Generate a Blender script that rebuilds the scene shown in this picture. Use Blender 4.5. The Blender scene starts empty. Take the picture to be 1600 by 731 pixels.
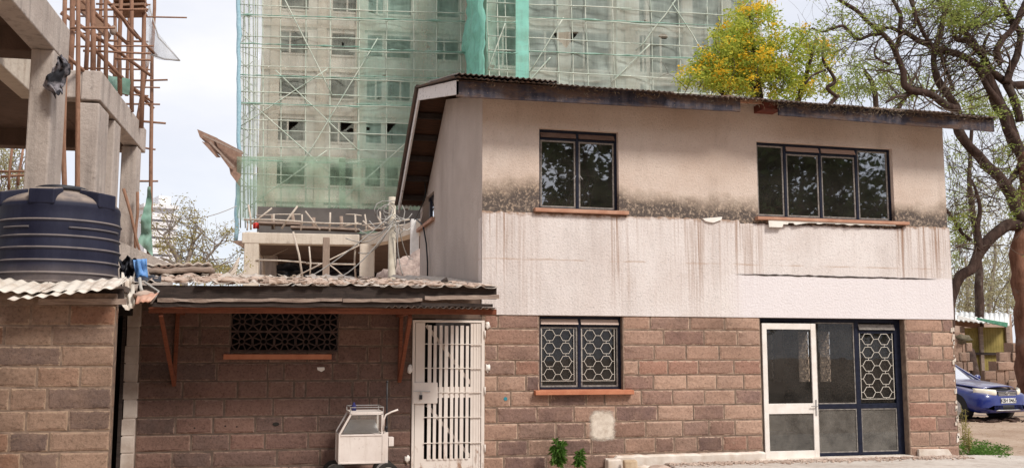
import bpy, math, random
from mathutils import Vector, Matrix, noise
random.seed(7)
R = random.random
U = random.uniform
SC = bpy.context.scene
COL = SC.collection
PI = math.pi

# ------------------------------------------------------------------ camera
F_PX, YAW, PIT, ROL, EYE = 1566.0, .2438, .11904, .00084, 1.55
cF = Vector((math.sin(YAW)*math.cos(PIT), math.cos(YAW)*math.cos(PIT), math.sin(PIT)))
r0 = Vector((math.cos(YAW), -math.sin(YAW), 0)); u0 = r0.cross(cF)
cR = math.cos(ROL)*r0+math.sin(ROL)*u0
cU = -math.sin(ROL)*r0+math.cos(ROL)*u0
cam = bpy.data.cameras.new('camera'); camo = bpy.data.objects.new('camera', cam); COL.objects.link(camo)
m = Matrix((cR, cU, -cF)).transposed().to_4x4(); m.translation = (0, 0, EYE)
camo.matrix_world = m
cam.sensor_width = 36; cam.lens = 36*F_PX/1600; cam.clip_start = .05; cam.clip_end = 3000
SC.camera = camo

# ------------------------------------------------------------------ light and sky
SUN_EL, SUN_AZ = math.radians(47), math.radians(148)     # azimuth clockwise from +Y
w = bpy.data.worlds.new("World"); SC.world = w; w.use_nodes = True
nt = w.node_tree; nt.nodes.clear()
def wn(t, **k):
    n = nt.nodes.new(t)
    for a, b in k.items(): setattr(n, a, b)
    return n
out = wn('ShaderNodeOutputWorld'); bg = wn('ShaderNodeBackground'); bg2 = wn('ShaderNodeBackground')
sky = wn('ShaderNodeTexSky', sky_type='NISHITA'); sky.sun_disc = False
sky.sun_elevation = SUN_EL; sky.sun_rotation = SUN_AZ
tc = wn('ShaderNodeTexCoord'); mp = wn('ShaderNodeMapping'); mp.inputs['Scale'].default_value = (1, 1, 2.4)
nz = wn('ShaderNodeTexNoise'); nz.inputs['Scale'].default_value = 2.6; nz.inputs['Detail'].default_value = 7; nz.inputs['Roughness'].default_value = .5
rp = wn('ShaderNodeValToRGB'); rp.color_ramp.elements[0].position = .30; rp.color_ramp.elements[0].color = (.74,)*3+(1,)
rp.color_ramp.elements[1].position = .60; rp.color_ramp.elements[1].color = (1, 1, 1, 1)
nz2 = wn('ShaderNodeTexNoise'); nz2.inputs['Scale'].default_value = 4.5; nz2.inputs['Detail'].default_value = 6
rp2 = wn('ShaderNodeValToRGB'); rp2.color_ramp.elements[0].position = .32; rp2.color_ramp.elements[0].color = (.72, .74, .82, 1)
rp2.color_ramp.elements[1].position = .66; rp2.color_ramp.elements[1].color = (.86, .86, .89, 1)
mx = wn('ShaderNodeMixShader')
L = nt.links.new
L(tc.outputs['Generated'], mp.inputs[0]); L(mp.outputs[0], nz.inputs[0]); L(mp.outputs[0], nz2.inputs[0])
L(nz.outputs[0], rp.inputs[0]); L(nz2.outputs[0], rp2.inputs[0])
L(sky.outputs[0], bg.inputs[0]); bg.inputs[1].default_value = .12
L(rp2.outputs[0], bg2.inputs[0]); bg2.inputs[1].default_value = 1.0
L(rp.outputs[0], mx.inputs[0]); L(bg.outputs[0], mx.inputs[1]); L(bg2.outputs[0], mx.inputs[2]); L(mx.outputs[0], out.inputs[0])
sun = bpy.data.lights.new('sun', 'SUN'); sun.energy = 3.0; sun.angle = math.radians(14); sun.color = (1, .95, .88)
so = bpy.data.objects.new('sun', sun); COL.objects.link(so)
sd = Vector((math.sin(SUN_AZ)*math.cos(SUN_EL), math.cos(SUN_AZ)*math.cos(SUN_EL), math.sin(SUN_EL)))
so.rotation_euler = sd.to_track_quat('Z', 'Y').to_euler()
SC.view_settings.view_transform = 'Standard'; SC.view_settings.look = 'None'
SC.view_settings.exposure = .25; SC.view_settings.gamma = 1
SC.render.engine = 'CYCLES'
SC.cycles.max_bounces = 6; SC.cycles.transparent_max_bounces = 24

# ------------------------------------------------------------------ helpers: where a sight line meets a wall plane
def ray(x, y): return cF*F_PX + cR*(x-800) + cU*(365.5-y)
def P(x, y, Y, a=0.0):
    """point on the vertical plane at distance Y whose normal is turned by a (local coords of a frame turned by -a)"""
    r = ray(x, y); c, s = math.cos(a), math.sin(a)
    lx, ly = r.x*c - r.y*s, r.x*s + r.y*c
    t = Y/ly
    return Vector((lx*t, Y, r.z*t + EYE))
def PX(x, y, X, a=0.0):
    r = ray(x, y); c, s = math.cos(a), math.sin(a)
    lx, ly = r.x*c - r.y*s, r.x*s + r.y*c
    t = X/lx
    return Vector((X, ly*t, r.z*t + EYE))
def PZ(x, y, z):
    r = ray(x, y); t = (z-EYE)/r.z
    return Vector((r.x*t, r.y*t, z))

# ------------------------------------------------------------------ mesh builder
class MB:
    def __init__(s): s.v = []; s.f = []; s.sm = []; s.e = []
    def add(s, vs, fs, smooth=False, edge=None):
        b = len(s.v); s.v += [tuple(v) for v in vs]; s.f += [tuple(i+b for i in f) for f in fs]; s.sm += [smooth]*len(fs)
        s.e += (edge if edge else [0.0]*len(vs))
        return s
    def box(s, x0, y0, z0, x1, y1, z1):
        if x0 > x1: x0, x1 = x1, x0
        if y0 > y1: y0, y1 = y1, y0
        if z0 > z1: z0, z1 = z1, z0
        return s.add([(x0,y0,z0),(x1,y0,z0),(x1,y1,z0),(x0,y1,z0),(x0,y0,z1),(x1,y0,z1),(x1,y1,z1),(x0,y1,z1)],
              [(0,3,2,1),(4,5,6,7),(0,1,5,4),(1,2,6,5),(2,3,7,6),(3,0,4,7)])
    def bar(s, a, b, w, h, up=(0,0,1)):
        a = Vector(a); b = Vector(b); d = (b-a).normalized(); up = Vector(up)
        sd_ = d.cross(up)
        if sd_.length < 1e-3: sd_ = d.cross(Vector((0,1,0)))
        sd_.normalize(); u = sd_.cross(d)
        vs = []
        for p in (a, b):
            for i, j in ((-1,-1),(1,-1),(1,1),(-1,1)): vs.append(p+sd_*(i*w/2)+u*(j*h/2))
        return s.add(vs, [(3,2,1,0),(4,5,6,7),(0,1,5,4),(1,2,6,5),(2,3,7,6),(3,0,4,7)])
    def tube(s, pts, rad, n=8, cap=True, smooth=True):
        pts = [Vector(p) for p in pts]
        if not hasattr(rad, '__len__'): rad = [rad]*len(pts)
        vs = []; fs = []; prev = None
        for i, p in enumerate(pts):
            d = (pts[min(i+1, len(pts)-1)]-pts[max(i-1, 0)])
            if d.length < 1e-9: d = Vector((0,0,1))
            d.normalize()
            if prev is None:
                t = Vector((0,0,1)) if abs(d.z) < .9 else Vector((1,0,0))
                a = d.cross(t).normalized()
            else:
                a = prev - d*prev.dot(d)
                a = a.normalized() if a.length > 1e-6 else d.orthogonal().normalized()
            prev = a; b = d.cross(a)
            for k in range(n):
                th = 2*PI*k/n; vs.append(p+(a*math.cos(th)+b*math.sin(th))*rad[i])
        for i in range(len(pts)-1):
            for k in range(n):
                k2 = (k+1) % n
                fs.append((i*n+k, i*n+k2, (i+1)*n+k2, (i+1)*n+k))
        s.add(vs, fs, smooth)
        if cap:
            b_ = len(s.v)-len(vs); s.f += [tuple(b_+k for k in range(n-1, -1, -1)), tuple(b_+(len(pts)-1)*n+k for k in range(n))]; s.sm += [False, False]
        return s
    def lathe(s, c, prof, n=48, smooth=True):
        c = Vector(c); vs = []; fs = []
        for r, z in prof:
            for k in range(n):
                th = 2*PI*k/n; vs.append(c+Vector((r*math.cos(th), r*math.sin(th), z)))
        for i in range(len(prof)-1):
            for k in range(n):
                k2 = (k+1) % n; fs.append((i*n+k, i*n+k2, (i+1)*n+k2, (i+1)*n+k))
        return s.add(vs, fs, smooth)
    def prism(s, poly, off):
        """poly: 3-D outline, off: extrusion vector"""
        off = Vector(off); n = len(poly); a = [Vector(p) for p in poly]
        return s.add(a+[p+off for p in a], [tuple(range(n-1,-1,-1)), tuple(range(n, 2*n))]+[(i, (i+1) % n, n+(i+1) % n, n+i) for i in range(n)])
    def sheet(s, fn, nu, nv, smooth=True, skip=None):
        vs = [fn(i/nu, j/nv) for j in range(nv+1) for i in range(nu+1)]
        fs = []
        for j in range(nv):
            for i in range(nu):
                if skip and skip(i, j): continue
                a = j*(nu+1)+i; fs.append((a, a+1, a+nu+2, a+nu+1))
        return s.add(vs, fs, smooth)
    def blob(s, c, r, nu=10, nv=6, amp=.2, seed=0, smooth=True):
        c = Vector(c); r = Vector(r) if hasattr(r, '__len__') else Vector((r, r, r))
        vs = []; fs = []
        for j in range(nv+1):
            ph = PI*j/nv
            for i in range(nu):
                th = 2*PI*i/nu; d = Vector((math.sin(ph)*math.cos(th), math.sin(ph)*math.sin(th), math.cos(ph)))
                k = 1+amp*noise.noise(d*1.7+Vector((seed*3.1, seed, 0)))*2
                vs.append(c+Vector((d.x*r.x, d.y*r.y, d.z*r.z))*k)
        for j in range(nv):
            for i in range(nu):
                i2 = (i+1) % nu; fs.append((j*nu+i, (j+1)*nu+i, (j+1)*nu+i2, j*nu+i2))
        return s.add(vs, fs, smooth)
    def mesh(s, name, mat):
        me = bpy.data.meshes.new(name); me.from_pydata(s.v, [], s.f)
        me.polygons.foreach_set('use_smooth', s.sm)
        if any(s.e):
            at = me.attributes.new('edge', 'FLOAT', 'POINT'); at.data.foreach_set('value', s.e)
        if mat: me.materials.append(mat)
        me.update(); return me
    def build(s, name, mat, parent=None, bevel=0, solid=0):
        o = bpy.data.objects.new(name, s.mesh(name, mat)); COL.objects.link(o)
        if parent: o.parent = parent
        if solid:
            md = o.modifiers.new('thick', 'SOLIDIFY'); md.thickness = solid; md.offset = 0
        if bevel:
            md = o.modifiers.new('bevel', 'BEVEL'); md.width = bevel; md.segments = 2; md.limit_method = 'ANGLE'
        return o
def tag(o, label=None, cat=None, group=None, kind=None):
    if label: o['label'] = label
    if cat: o['category'] = cat
    if group: o['group'] = group
    if kind: o['kind'] = kind
    return o
def empty(name, loc=(0,0,0), rz=0, label=None, cat=None, group=None):
    o = bpy.data.objects.new(name, None); COL.objects.link(o); o.location = loc; o.rotation_euler = (0,0,rz); o.empty_display_size = .2
    return tag(o, label, cat, group)

# ------------------------------------------------------------------ materials
MATS = {}
class NM:
    def __init__(s, name):
        s.m = bpy.data.materials.new(name); s.m.use_nodes = True; s.t = s.m.node_tree
        s.b = s.t.nodes['Principled BSDF']; s.o = s.t.nodes['Material Output']
        s.c = None
    def n(s, t, **k):
        x = s.t.nodes.new(t)
        for a, b in k.items(): setattr(x, a, b)
        return x
    def l(s, a, b): s.t.links.new(a, b)
    def co(s, kind='Object', scale=(1,1,1)):
        if kind == 'World':
            g = s.n('ShaderNodeNewGeometry'); src = g.outputs['Position']
        else:
            g = s.n('ShaderNodeTexCoord'); src = g.outputs[kind]
        mp_ = s.n('ShaderNodeMapping'); mp_.inputs['Scale'].default_value = scale; s.l(src, mp_.inputs[0]); return mp_.outputs[0]
    def noise(s, co, sc, det=5, rough=.55, dist=0):
        x = s.n('ShaderNodeTexNoise'); s.l(co, x.inputs[0]); x.inputs['Scale'].default_value = sc; x.inputs['Detail'].default_value = det
        x.inputs['Roughness'].default_value = rough; x.inputs['Distortion'].default_value = dist; return x.outputs[0]
    def ramp(s, f, *stops):
        x = s.n('ShaderNodeValToRGB'); cr = x.color_ramp
        while len(cr.elements) < len(stops): cr.elements.new(.5)
        for e, (p, c) in zip(cr.elements, stops):
            e.position = p; e.color = (tuple(c)+(1,)) if hasattr(c, '__len__') else (c, c, c, 1)
        s.l(f, x.inputs[0]); return x.outputs[0]
    def mix(s, f, a, b, mode='MIX'):
        x = s.n('ShaderNodeMix', data_type='RGBA', blend_type=mode)
        for sock, v in ((x.inputs[0], f), (x.inputs[6], a), (x.inputs[7], b)):
            if hasattr(v, 'is_linked'): s.l(v, sock)
            elif hasattr(v, '__len__'): sock.default_value = tuple(v)+(1,)
            else: sock.default_value = v
        return x.outputs[2]
    def math(s, op, a, b=0.0, clamp=False):
        x = s.n('ShaderNodeMath', operation=op); x.use_clamp = clamp
        for i, v in enumerate((a, b)):
            if hasattr(v, 'is_linked'): s.l(v, x.inputs[i])
            else: x.inputs[i].default_value = v
        return x.outputs[0]
    def sep(s, co):
        x = s.n('ShaderNodeSeparateXYZ'); s.l(co, x.inputs[0]); return x.outputs
    def maprange(s, v, a, b, c=0.0, d=1.0):
        x = s.n('ShaderNodeMapRange'); s.l(v, x.inputs[0])
        for i, q in enumerate((a, b, c, d)): x.inputs[i+1].default_value = q
        return x.outputs[0]
    def bump(s, h, st=.3, dist=.01, prev=None):
        x = s.n('ShaderNodeBump'); s.l(h, x.inputs['Height']); x.inputs['Strength'].default_value = st; x.inputs['Distance'].default_value = dist
        if prev: s.l(prev, x.inputs['Normal'])
        s.l(x.outputs[0], s.b.inputs['Normal']); return x.outputs[0]
    def col(s, c):
        if hasattr(c, 'is_linked'): s.l(c, s.b.inputs['Base Color'])
        else: s.b.inputs['Base Color'].default_value = tuple(c)+(1,)
    def rough(s, v, spec=None):
        if hasattr(v, 'is_linked'): s.l(v, s.b.inputs['Roughness'])
        else: s.b.inputs['Roughness'].default_value = v
        if spec is not None: s.b.inputs['Specular IOR Level'].default_value = spec
def simple(name, c1, c2=None, sc=6, rough=.8, bump=0, bsc=60, kind='Object', stretch=(1,1,1), metal=0, spec=.3, lo=.35, hi=.65, bd=.005):
    m_ = NM(name); co = m_.co(kind, stretch)
    if c2: m_.col(m_.ramp(m_.noise(co, sc, 6), (lo, c1), (hi, c2)))
    else: m_.col(c1)
    m_.rough(rough, spec); m_.b.inputs['Metallic'].default_value = metal
    if bump: m_.bump(m_.noise(co, bsc, 4), bump, bd)
    return m_.m

def m_stone(name, cols, mortar, dark=1.0):
    s = NM(name); oi = s.n('ShaderNodeObjectInfo')
    co = s.co('Object'); add = s.n('ShaderNodeVectorMath', operation='ADD'); s.l(co, add.inputs[0])
    cmb = s.n('ShaderNodeCombineXYZ'); rr = s.math('MULTIPLY', oi.outputs['Random'], 37.0)
    s.l(rr, cmb.inputs[0]); s.l(rr, cmb.inputs[2]); s.l(cmb.outputs[0], add.inputs[1]); co = add.outputs[0]
    base = s.ramp(oi.outputs['Random'], *[((i)/(len(cols)-1), c) for i, c in enumerate(cols)])
    base = s.mix(s.ramp(s.noise(co, 5, 5), (.35, 0.0), (.75, .5)), base, cols[1])
    pit = s.ramp(s.noise(co, 38, 6, .7), (.30, .52), (.46, .94), (.75, 1.2))
    base = s.mix(1.0, base, pit, 'MULTIPLY')
    ed = s.n('ShaderNodeAttribute', attribute_name='edge')
    e = s.math('ADD', ed.outputs['Fac'], s.math('MULTIPLY', s.math('SUBTRACT', s.noise(co, 11, 7, .75), .5), 2.8))
    smear = s.ramp(e, (.74, 0.0), (1.15, .8))
    wc = s.co('World'); grime = s.ramp(s.noise(wc, .9, 6, .65), (.32, .62), (.5, .95), (.68, 1.12))
    base = s.mix(1.0, base, grime, 'MULTIPLY')
    blot = s.ramp(s.noise(co, 9, 6, .65), (.64, 0.0), (.74, .5))
    f = s.math('MAXIMUM', smear, blot)
    base = s.mix(f, base, mortar)
    s.col(base); s.rough(.92, .2)
    b1 = s.bump(s.noise(co, 20, 7, .7), .6, .02)
    s.bump(s.noise(co, 110, 3), .4, .004, b1)
    return s.m
M = {}
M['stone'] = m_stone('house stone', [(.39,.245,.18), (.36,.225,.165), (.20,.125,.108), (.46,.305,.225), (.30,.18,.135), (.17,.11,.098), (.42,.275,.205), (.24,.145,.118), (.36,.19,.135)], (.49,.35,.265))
M['stone_shaded'] = m_stone('outbuilding stone', [(.165,.098,.08), (.195,.115,.09), (.115,.078,.068), (.185,.105,.083), (.135,.082,.07)], (.27,.18,.14))  # eave shade, along with soot, put into one darker stone colour
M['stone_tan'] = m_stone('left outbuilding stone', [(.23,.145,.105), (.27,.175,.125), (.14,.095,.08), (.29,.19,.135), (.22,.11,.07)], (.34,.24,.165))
M['stone_old'] = m_stone('ruined stone', [(.30,.19,.14), (.36,.24,.18), (.22,.15,.12)], (.34,.26,.2))
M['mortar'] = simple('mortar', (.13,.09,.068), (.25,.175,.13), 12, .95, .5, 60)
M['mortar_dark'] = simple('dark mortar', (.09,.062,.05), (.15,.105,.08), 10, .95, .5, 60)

def plaster(name, base, base2, stain_z=None, drips=None, warm=None):
    s = NM(name); co = s.co('World')
    c = s.ramp(s.noise(co, 1.1, 6, .6), (.3, base), (.7, base2))
    c = s.mix(s.ramp(s.noise(s.co('World', (1.5, 1, .35)), 1.6, 6, .7), (.48, 0.0), (.75, .55)), c, tuple(x*.74 for x in base))
    fleck = s.ramp(s.noise(co, 55, 5, .75), (.30, .50), (.44, 1.0))
    c = s.mix(1.0, c, fleck, 'MULTIPLY')
    xyz = s.sep(co)
    if stain_z:
        z0, z1 = stain_z
        h = s.maprange(xyz[2], z0, z1, 1.0, 0.0)
        n1 = s.noise(co, 1.3, 5, .6)
        lvl = s.math('ADD', h, s.math('MULTIPLY', s.math('SUBTRACT', n1, .5), 1.1))
        n2 = s.noise(co, 26, 7, .75)
        # yellowed tide mark, then black mould with pale scraped flecks
        c = s.mix(s.ramp(lvl, (.25, 0.0), (.6, .5)), c, (.50,.36,.22))
        k = s.math('MULTIPLY', s.ramp(lvl, (.28, 0.0), (.66, 1.0)), s.ramp(n2, (.36, .22), (.50, .95)))
        c = s.mix(k, c, (.085,.07,.065))
    if drips:
        st = s.co('World', (9, 1, .16)); n3 = s.noise(st, 3.2, 5, .62)
        n4 = s.noise(s.co('World', (1.1, 1, .35)), 1.3, 3)
        k = s.math('MULTIPLY', s.math('MULTIPLY', s.ramp(n3, (.45, 0.0), (.58, .95)), s.ramp(s.noise(s.co('World', (3.2, 1, .12)), 2.1, 3), (.38, .2), (.58, 1.0))), s.ramp(n4, (.34, .25), (.5, 1.0)))
        top = s.maprange(xyz[2], drips[0], drips[1], 0.15, 1.0)
        k = s.math('MULTIPLY', k, top)
        zone = s.ramp(s.maprange(xyz[0], 2.8, 9.95), (0, 1.0), (.10, 1.0), (.12, .12), (.24, .15), (.265, 1.0), (.44, 1.0), (.50, .25), (.52, 1.0), (.56, .8), (.58, .1), (.86, .1), (.875, 1.0), (.97, .9))
        k = s.math('MULTIPLY', k, zone)
        c = s.mix(k, c, (.27,.145,.08))
        # rusty edge along the top of the band and a tide line at two fifths of its height
        tl = s.math('ADD', s.maprange(xyz[2], drips[1]-.13, drips[1], 0.0, 1.0), s.math('MULTIPLY', s.math('SUBTRACT', s.noise(co, 7, 6, .7), .5), 1.6))
        c = s.mix(s.ramp(tl, (.62, 0.0), (.98, .9)), c, (.27,.165,.105))
        ln = s.math('ABSOLUTE', s.math('SUBTRACT', s.math('ADD', xyz[2], s.math('MULTIPLY', s.noise(co, 5, 4), .03)), 2.82))
        lf = s.math('MULTIPLY', s.ramp(ln, (.0, .55), (.016, 0.0)), s.ramp(s.noise(co, 1.7, 3), (.42, 0.0), (.55, 1.0)))
        c = s.mix(lf, c, (.38,.22,.12))
        rx_ = s.ramp(s.math('ADD', xyz[0], s.math('MULTIPLY', s.noise(co, 3, 4), .3)), (0, 0.0), (1, 0.0)) if False else None
        wx = s.math('MULTIPLY', s.maprange(xyz[0], 6.3, 6.6), s.maprange(xyz[2], 2.68, 2.64))
        c = s.mix(s.math('MULTIPLY', wx, .8, True), c, (.76,.71,.72))
    sm = s.ramp(s.noise(co, 3.1, 7, .7), (.60, 0.0), (.80, .35))
    c = s.mix(sm, c, (.44,.34,.27))
    s.col(c); s.rough(.93, .15)
    b = s.bump(s.noise(co, 34, 6, .65), .8, .014)
    s.bump(s.noise(co, 110, 3, .6), .5, .005, b)
    return s.m
M['plaster_up'] = plaster('upper roughcast', (.56,.44,.365), (.68,.58,.51), (3.36, 4.05))
M['plaster_band'] = plaster('band roughcast', (.64,.565,.53), (.75,.695,.67), None, (2.1, 3.44))
M['plaster_side'] = plaster('side roughcast', (.44,.37,.33), (.54,.465,.42))  # darker grey copy of the roughcast, carries the shade of the left side
M['paint_patch'] = simple('cream paint patch', (.62,.52,.42), (.72,.64,.54), 9, .9, .5, 50)
M['plinth'] = simple('plinth plaster', (.55,.46,.38), (.72,.65,.58), 6, .9, .5, 40, 'World')
def m_conc(name, a, b, stain=(.2,.17,.15), k=.5):
    s = NM(name); co = s.co('World')
    c = s.ramp(s.noise(co, .9, 6, .6), (.3, a), (.7, b))
    st = s.noise(s.co('World', (6, 6, .5)), 1.0, 5, .6)
    c = s.mix(s.ramp(st, (.5, 0.0), (.8, k)), c, stain)
    c = s.mix(s.ramp(s.noise(co, 18, 6, .75), (.60, 0.0), (.72, .6*k)), c, stain)
    c = s.mix(s.ramp(s.noise(co, 6, 7, .75), (.30, .45*k*2), (.42, 0.0)), c, tuple(x*1.0 for x in stain))
    s.col(c); s.rough(.9, .2); b_ = s.bump(s.noise(co, 7, 7, .75), .8, .03); s.bump(s.noise(co, 40, 4, .7), .4, .006, b_); return s.m
M['concrete'] = m_conc('raw concrete', (.36,.30,.265), (.52,.45,.40), (.14,.12,.11), .75)
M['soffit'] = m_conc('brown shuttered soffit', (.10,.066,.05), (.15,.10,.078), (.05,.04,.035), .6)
M['conc_light'] = m_conc('light concrete', (.52,.45,.37), (.64,.56,.47), (.3,.22,.16), .5)
M['tower'] = m_conc('tower render', (.56,.50,.43), (.68,.62,.55), (.28,.23,.19), .5)
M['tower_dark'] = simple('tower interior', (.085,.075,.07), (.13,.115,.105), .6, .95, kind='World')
M['void'] = simple('dim interior', (.018,.015,.014), (.03,.025,.022), 2, .95, kind='World')  # near-black wall colour carries the darkness of unlit interiors
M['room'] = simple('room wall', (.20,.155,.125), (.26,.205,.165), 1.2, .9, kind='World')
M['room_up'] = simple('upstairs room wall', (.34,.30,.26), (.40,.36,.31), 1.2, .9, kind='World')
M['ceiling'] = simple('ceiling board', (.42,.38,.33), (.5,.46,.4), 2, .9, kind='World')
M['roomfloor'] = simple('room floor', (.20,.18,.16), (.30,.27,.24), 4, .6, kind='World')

def m_wood(name, a, b, sc=(1, 1, 14), rough=.8, axis='Object'):
    s = NM(name); co = s.co(axis, sc)
    s.col(s.mix(s.ramp(s.noise(s.co(axis), 9, 6, .7), (.55, 0.0), (.75, .6)), s.ramp(s.noise(co, 3.5, 7, .65, .6), (.3, a), (.7, b)), tuple(x*.4 for x in a)))
    s.rough(rough, .25); s.bump(s.noise(co, 9, 6, .6), .5, .006); return s.m
M['wood_red'] = m_wood('red oxide timber', (.13,.042,.024), (.24,.08,.04), (1, 14, 14))
M['wood_grey'] = m_wood('weathered timber', (.15,.10,.08), (.42,.33,.27), (1, 14, 14))
M['wood_dark'] = m_wood('blackened timber', (.02,.015,.013), (.06,.042,.035), (1, 14, 14))
M['wood_brown'] = m_wood('brown timber', (.20,.11,.07), (.30,.18,.12), (1, 14, 14))
M['board_dark'] = m_wood('old roof boarding', (.035,.02,.014), (.10,.045,.025), (1, 14, 14))
M['pole'] = m_wood('eucalyptus pole', (.19,.095,.06), (.33,.185,.12), (9, 9, 1.2), .75)
M['pole_pale'] = m_wood('pale scaffold pole', (.38,.31,.25), (.58,.50,.42), (9, 9, 1.2), .75)
M['pole_grey'] = m_wood('grey board', (.22,.16,.12), (.33,.25,.2), (9, 9, 1.2), .8)
def m_fascia():
    s = NM('dark fascia paint'); co = s.co('World', (1, 1, 1)); xyz = s.sep(co)
    st = s.noise(s.co('World', (7, 1, .8)), 1.6, 6, .65)
    c = s.ramp(st, (.32, (.018,.018,.028)), (.5, (.042,.038,.052)), (.72, (.115,.095,.095)))
    rot = s.noise(s.co('World', (1, 1, 3)), 2.6, 7, .7)
    c = s.mix(s.ramp(rot, (.46, 0.0), (.60, .9)), c, (.115,.07,.05))
    c = s.mix(s.ramp(s.noise(co, 30, 6, .7), (.62, 0.0), (.7, .8)), c, (.30,.22,.17))
    s.col(c); s.rough(.8, .3); s.bump(s.noise(s.co('World', (1, 1, 6)), 9, 7, .7), .8, .012); return s.m
M['fascia'] = m_fascia()
def m_barge():
    s = NM('flaking white paint'); co = s.co('World')
    f = s.ramp(s.noise(s.co('World', (1, 1, 1.6)), 9, 7, .75), (.36, 0.0), (.42, 1.0))
    s.col(s.mix(f, (.12,.09,.075), (.66,.62,.60))); s.rough(.8, .3); s.bump(s.noise(co, 14, 7, .7), .6, .01); return s.m
M['barge'] = m_barge()
def m_tin(name, a, b, rust=(.16,.09,.06), k=.6, dust=None, metal=.0, rsc=4):
    s = NM(name); co = s.co('World')
    c = s.ramp(s.noise(co, 2.2, 6, .65), (.3, a), (.7, b))
    c = s.mix(s.ramp(s.noise(co, rsc, 7, .7), (.48, 0.0), (.64, k)), c, rust)
    if dust: c = s.mix(s.ramp(s.noise(co, 7, 7, .75), (.40, 0.0), (.55, .9)), c, dust)
    s.col(c); s.rough(.75, .3); s.b.inputs['Metallic'].default_value = metal
    s.bump(s.noise(co, 30, 5, .7), .4, .006); return s.m
M['tin_old'] = m_tin('blackened corrugated iron', (.075,.06,.052), (.13,.10,.085), (.17,.10,.07), .8)
M['tin_dusty'] = m_tin('dusty white sheet', (.52,.46,.41), (.62,.57,.53), (.30,.22,.17), .6, (.44,.36,.29))
M['tin_pale'] = m_tin('pale corrugated iron', (.58,.52,.45), (.70,.64,.57), (.33,.22,.15), .55)
M['tin_rust'] = m_tin('rusty sheet', (.22,.13,.095), (.30,.19,.14), (.14,.08,.06), .7)
M['tin_shed'] = m_tin('shed roof sheet', (.60,.60,.58), (.72,.72,.70), (.45,.4,.34), .3)
M['navy'] = simple('navy frame paint', (.004,.006,.016), (.010,.013,.030), 20, .5, .15, 40, spec=.25)
M['black_steel'] = simple('black steel', (.018,.017,.02), (.04,.037,.038), 15, .5, .2, 50)
M['frame_dusty'] = simple('dusty frame', (.16,.14,.13), (.30,.27,.24), 25, .8)
def m_white_steel():
    s = NM('cream painted steel'); co = s.co('World')
    c = s.ramp(s.noise(co, 2.5, 6), (.3, (.66,.58,.52)), (.7, (.76,.69,.63)))
    xyz = s.sep(co); low = s.maprange(xyz[2], .1, .8, 1.0, 0.0)
    f = s.math('ADD', s.math('MULTIPLY', low, .22), s.noise(s.co('World', (1, 1, .4)), 12, 7, .7))
    c = s.mix(s.ramp(f, (.72, 0.0), (.86, .85)), c, (.27,.14,.08))
    s.col(c); s.rough(.55, .4); s.bump(s.noise(co, 40, 4), .15, .004); return s.m
M['white_steel'] = m_white_steel()
M['door_white'] = simple('white door paint', (.72,.66,.60), (.80,.75,.70), 8, .5, .1, 30, 'World')
M['grille'] = simple('cream grille bars', (.62,.56,.48), (.70,.64,.56), 30, .6)
M['sill'] = simple('terracotta sill', (.42,.15,.08), (.52,.21,.115), 7, .7, .3, 40, 'World')
M['sill_pale'] = simple('faded terracotta sill', (.40,.20,.13), (.50,.29,.20), 7, .75, .3, 40, 'World')
M['vent'] = simple('vent blocks', (.05,.035,.033), (.10,.065,.056), 9, .95, .4, 40, 'World')
def m_glass(name, tint, refl, dust):
    s = NM(name); t = s.t; t.nodes.remove(s.b)
    tr = s.n('ShaderNodeBsdfTransparent'); tr.inputs[0].default_value = tuple(tint)+(1,)
    gl = s.n('ShaderNodeBsdfGlossy'); gl.inputs['Roughness'].default_value = .015; gl.inputs[0].default_value = (.92,.95,1,1)
    df = s.n('ShaderNodeBsdfDiffuse'); df.inputs[0].default_value = (.62,.57,.5,1)
    fr = s.n('ShaderNodeFresnel'); fr.inputs[0].default_value = 1.5
    f = s.math('MULTIPLY', fr.outputs[0], refl, True)
    m1 = s.n('ShaderNodeMixShader'); s.l(f, m1.inputs[0]); s.l(tr.outputs[0], m1.inputs[1]); s.l(gl.outputs[0], m1.inputs[2])
    co = s.co('World'); d = s.ramp(s.noise(co, 3, 6, .7), (.35, dust*.3), (.75, dust))
    m2 = s.n('ShaderNodeMixShader'); s.l(d, m2.inputs[0]); s.l(m1.outputs[0], m2.inputs[1]); s.l(df.outputs[0], m2.inputs[2])
    bp = s.n('ShaderNodeBump'); bp.inputs['Strength'].default_value = .06; bp.inputs['Distance'].default_value = .01
    s.l(s.noise(co, 2.6, 2), bp.inputs['Height']); s.l(bp.outputs[0], gl.inputs['Normal'])
    s.l(m2.outputs[0], s.o.inputs[0]); return s.m
M['glass_up'] = m_glass('upstairs glass', (.40,.42,.44), 7.5, .045)
M['glass_dn'] = m_glass('downstairs glass', (.82,.80,.76), .9, .05)
M['glass_dusty'] = m_glass('dusty low glass', (.55,.54,.5), 1.2, .26)
M['glass_clear'] = m_glass('cart glass', (.85,.88,.88), 2.0, .12)
M['tank'] = None
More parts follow.
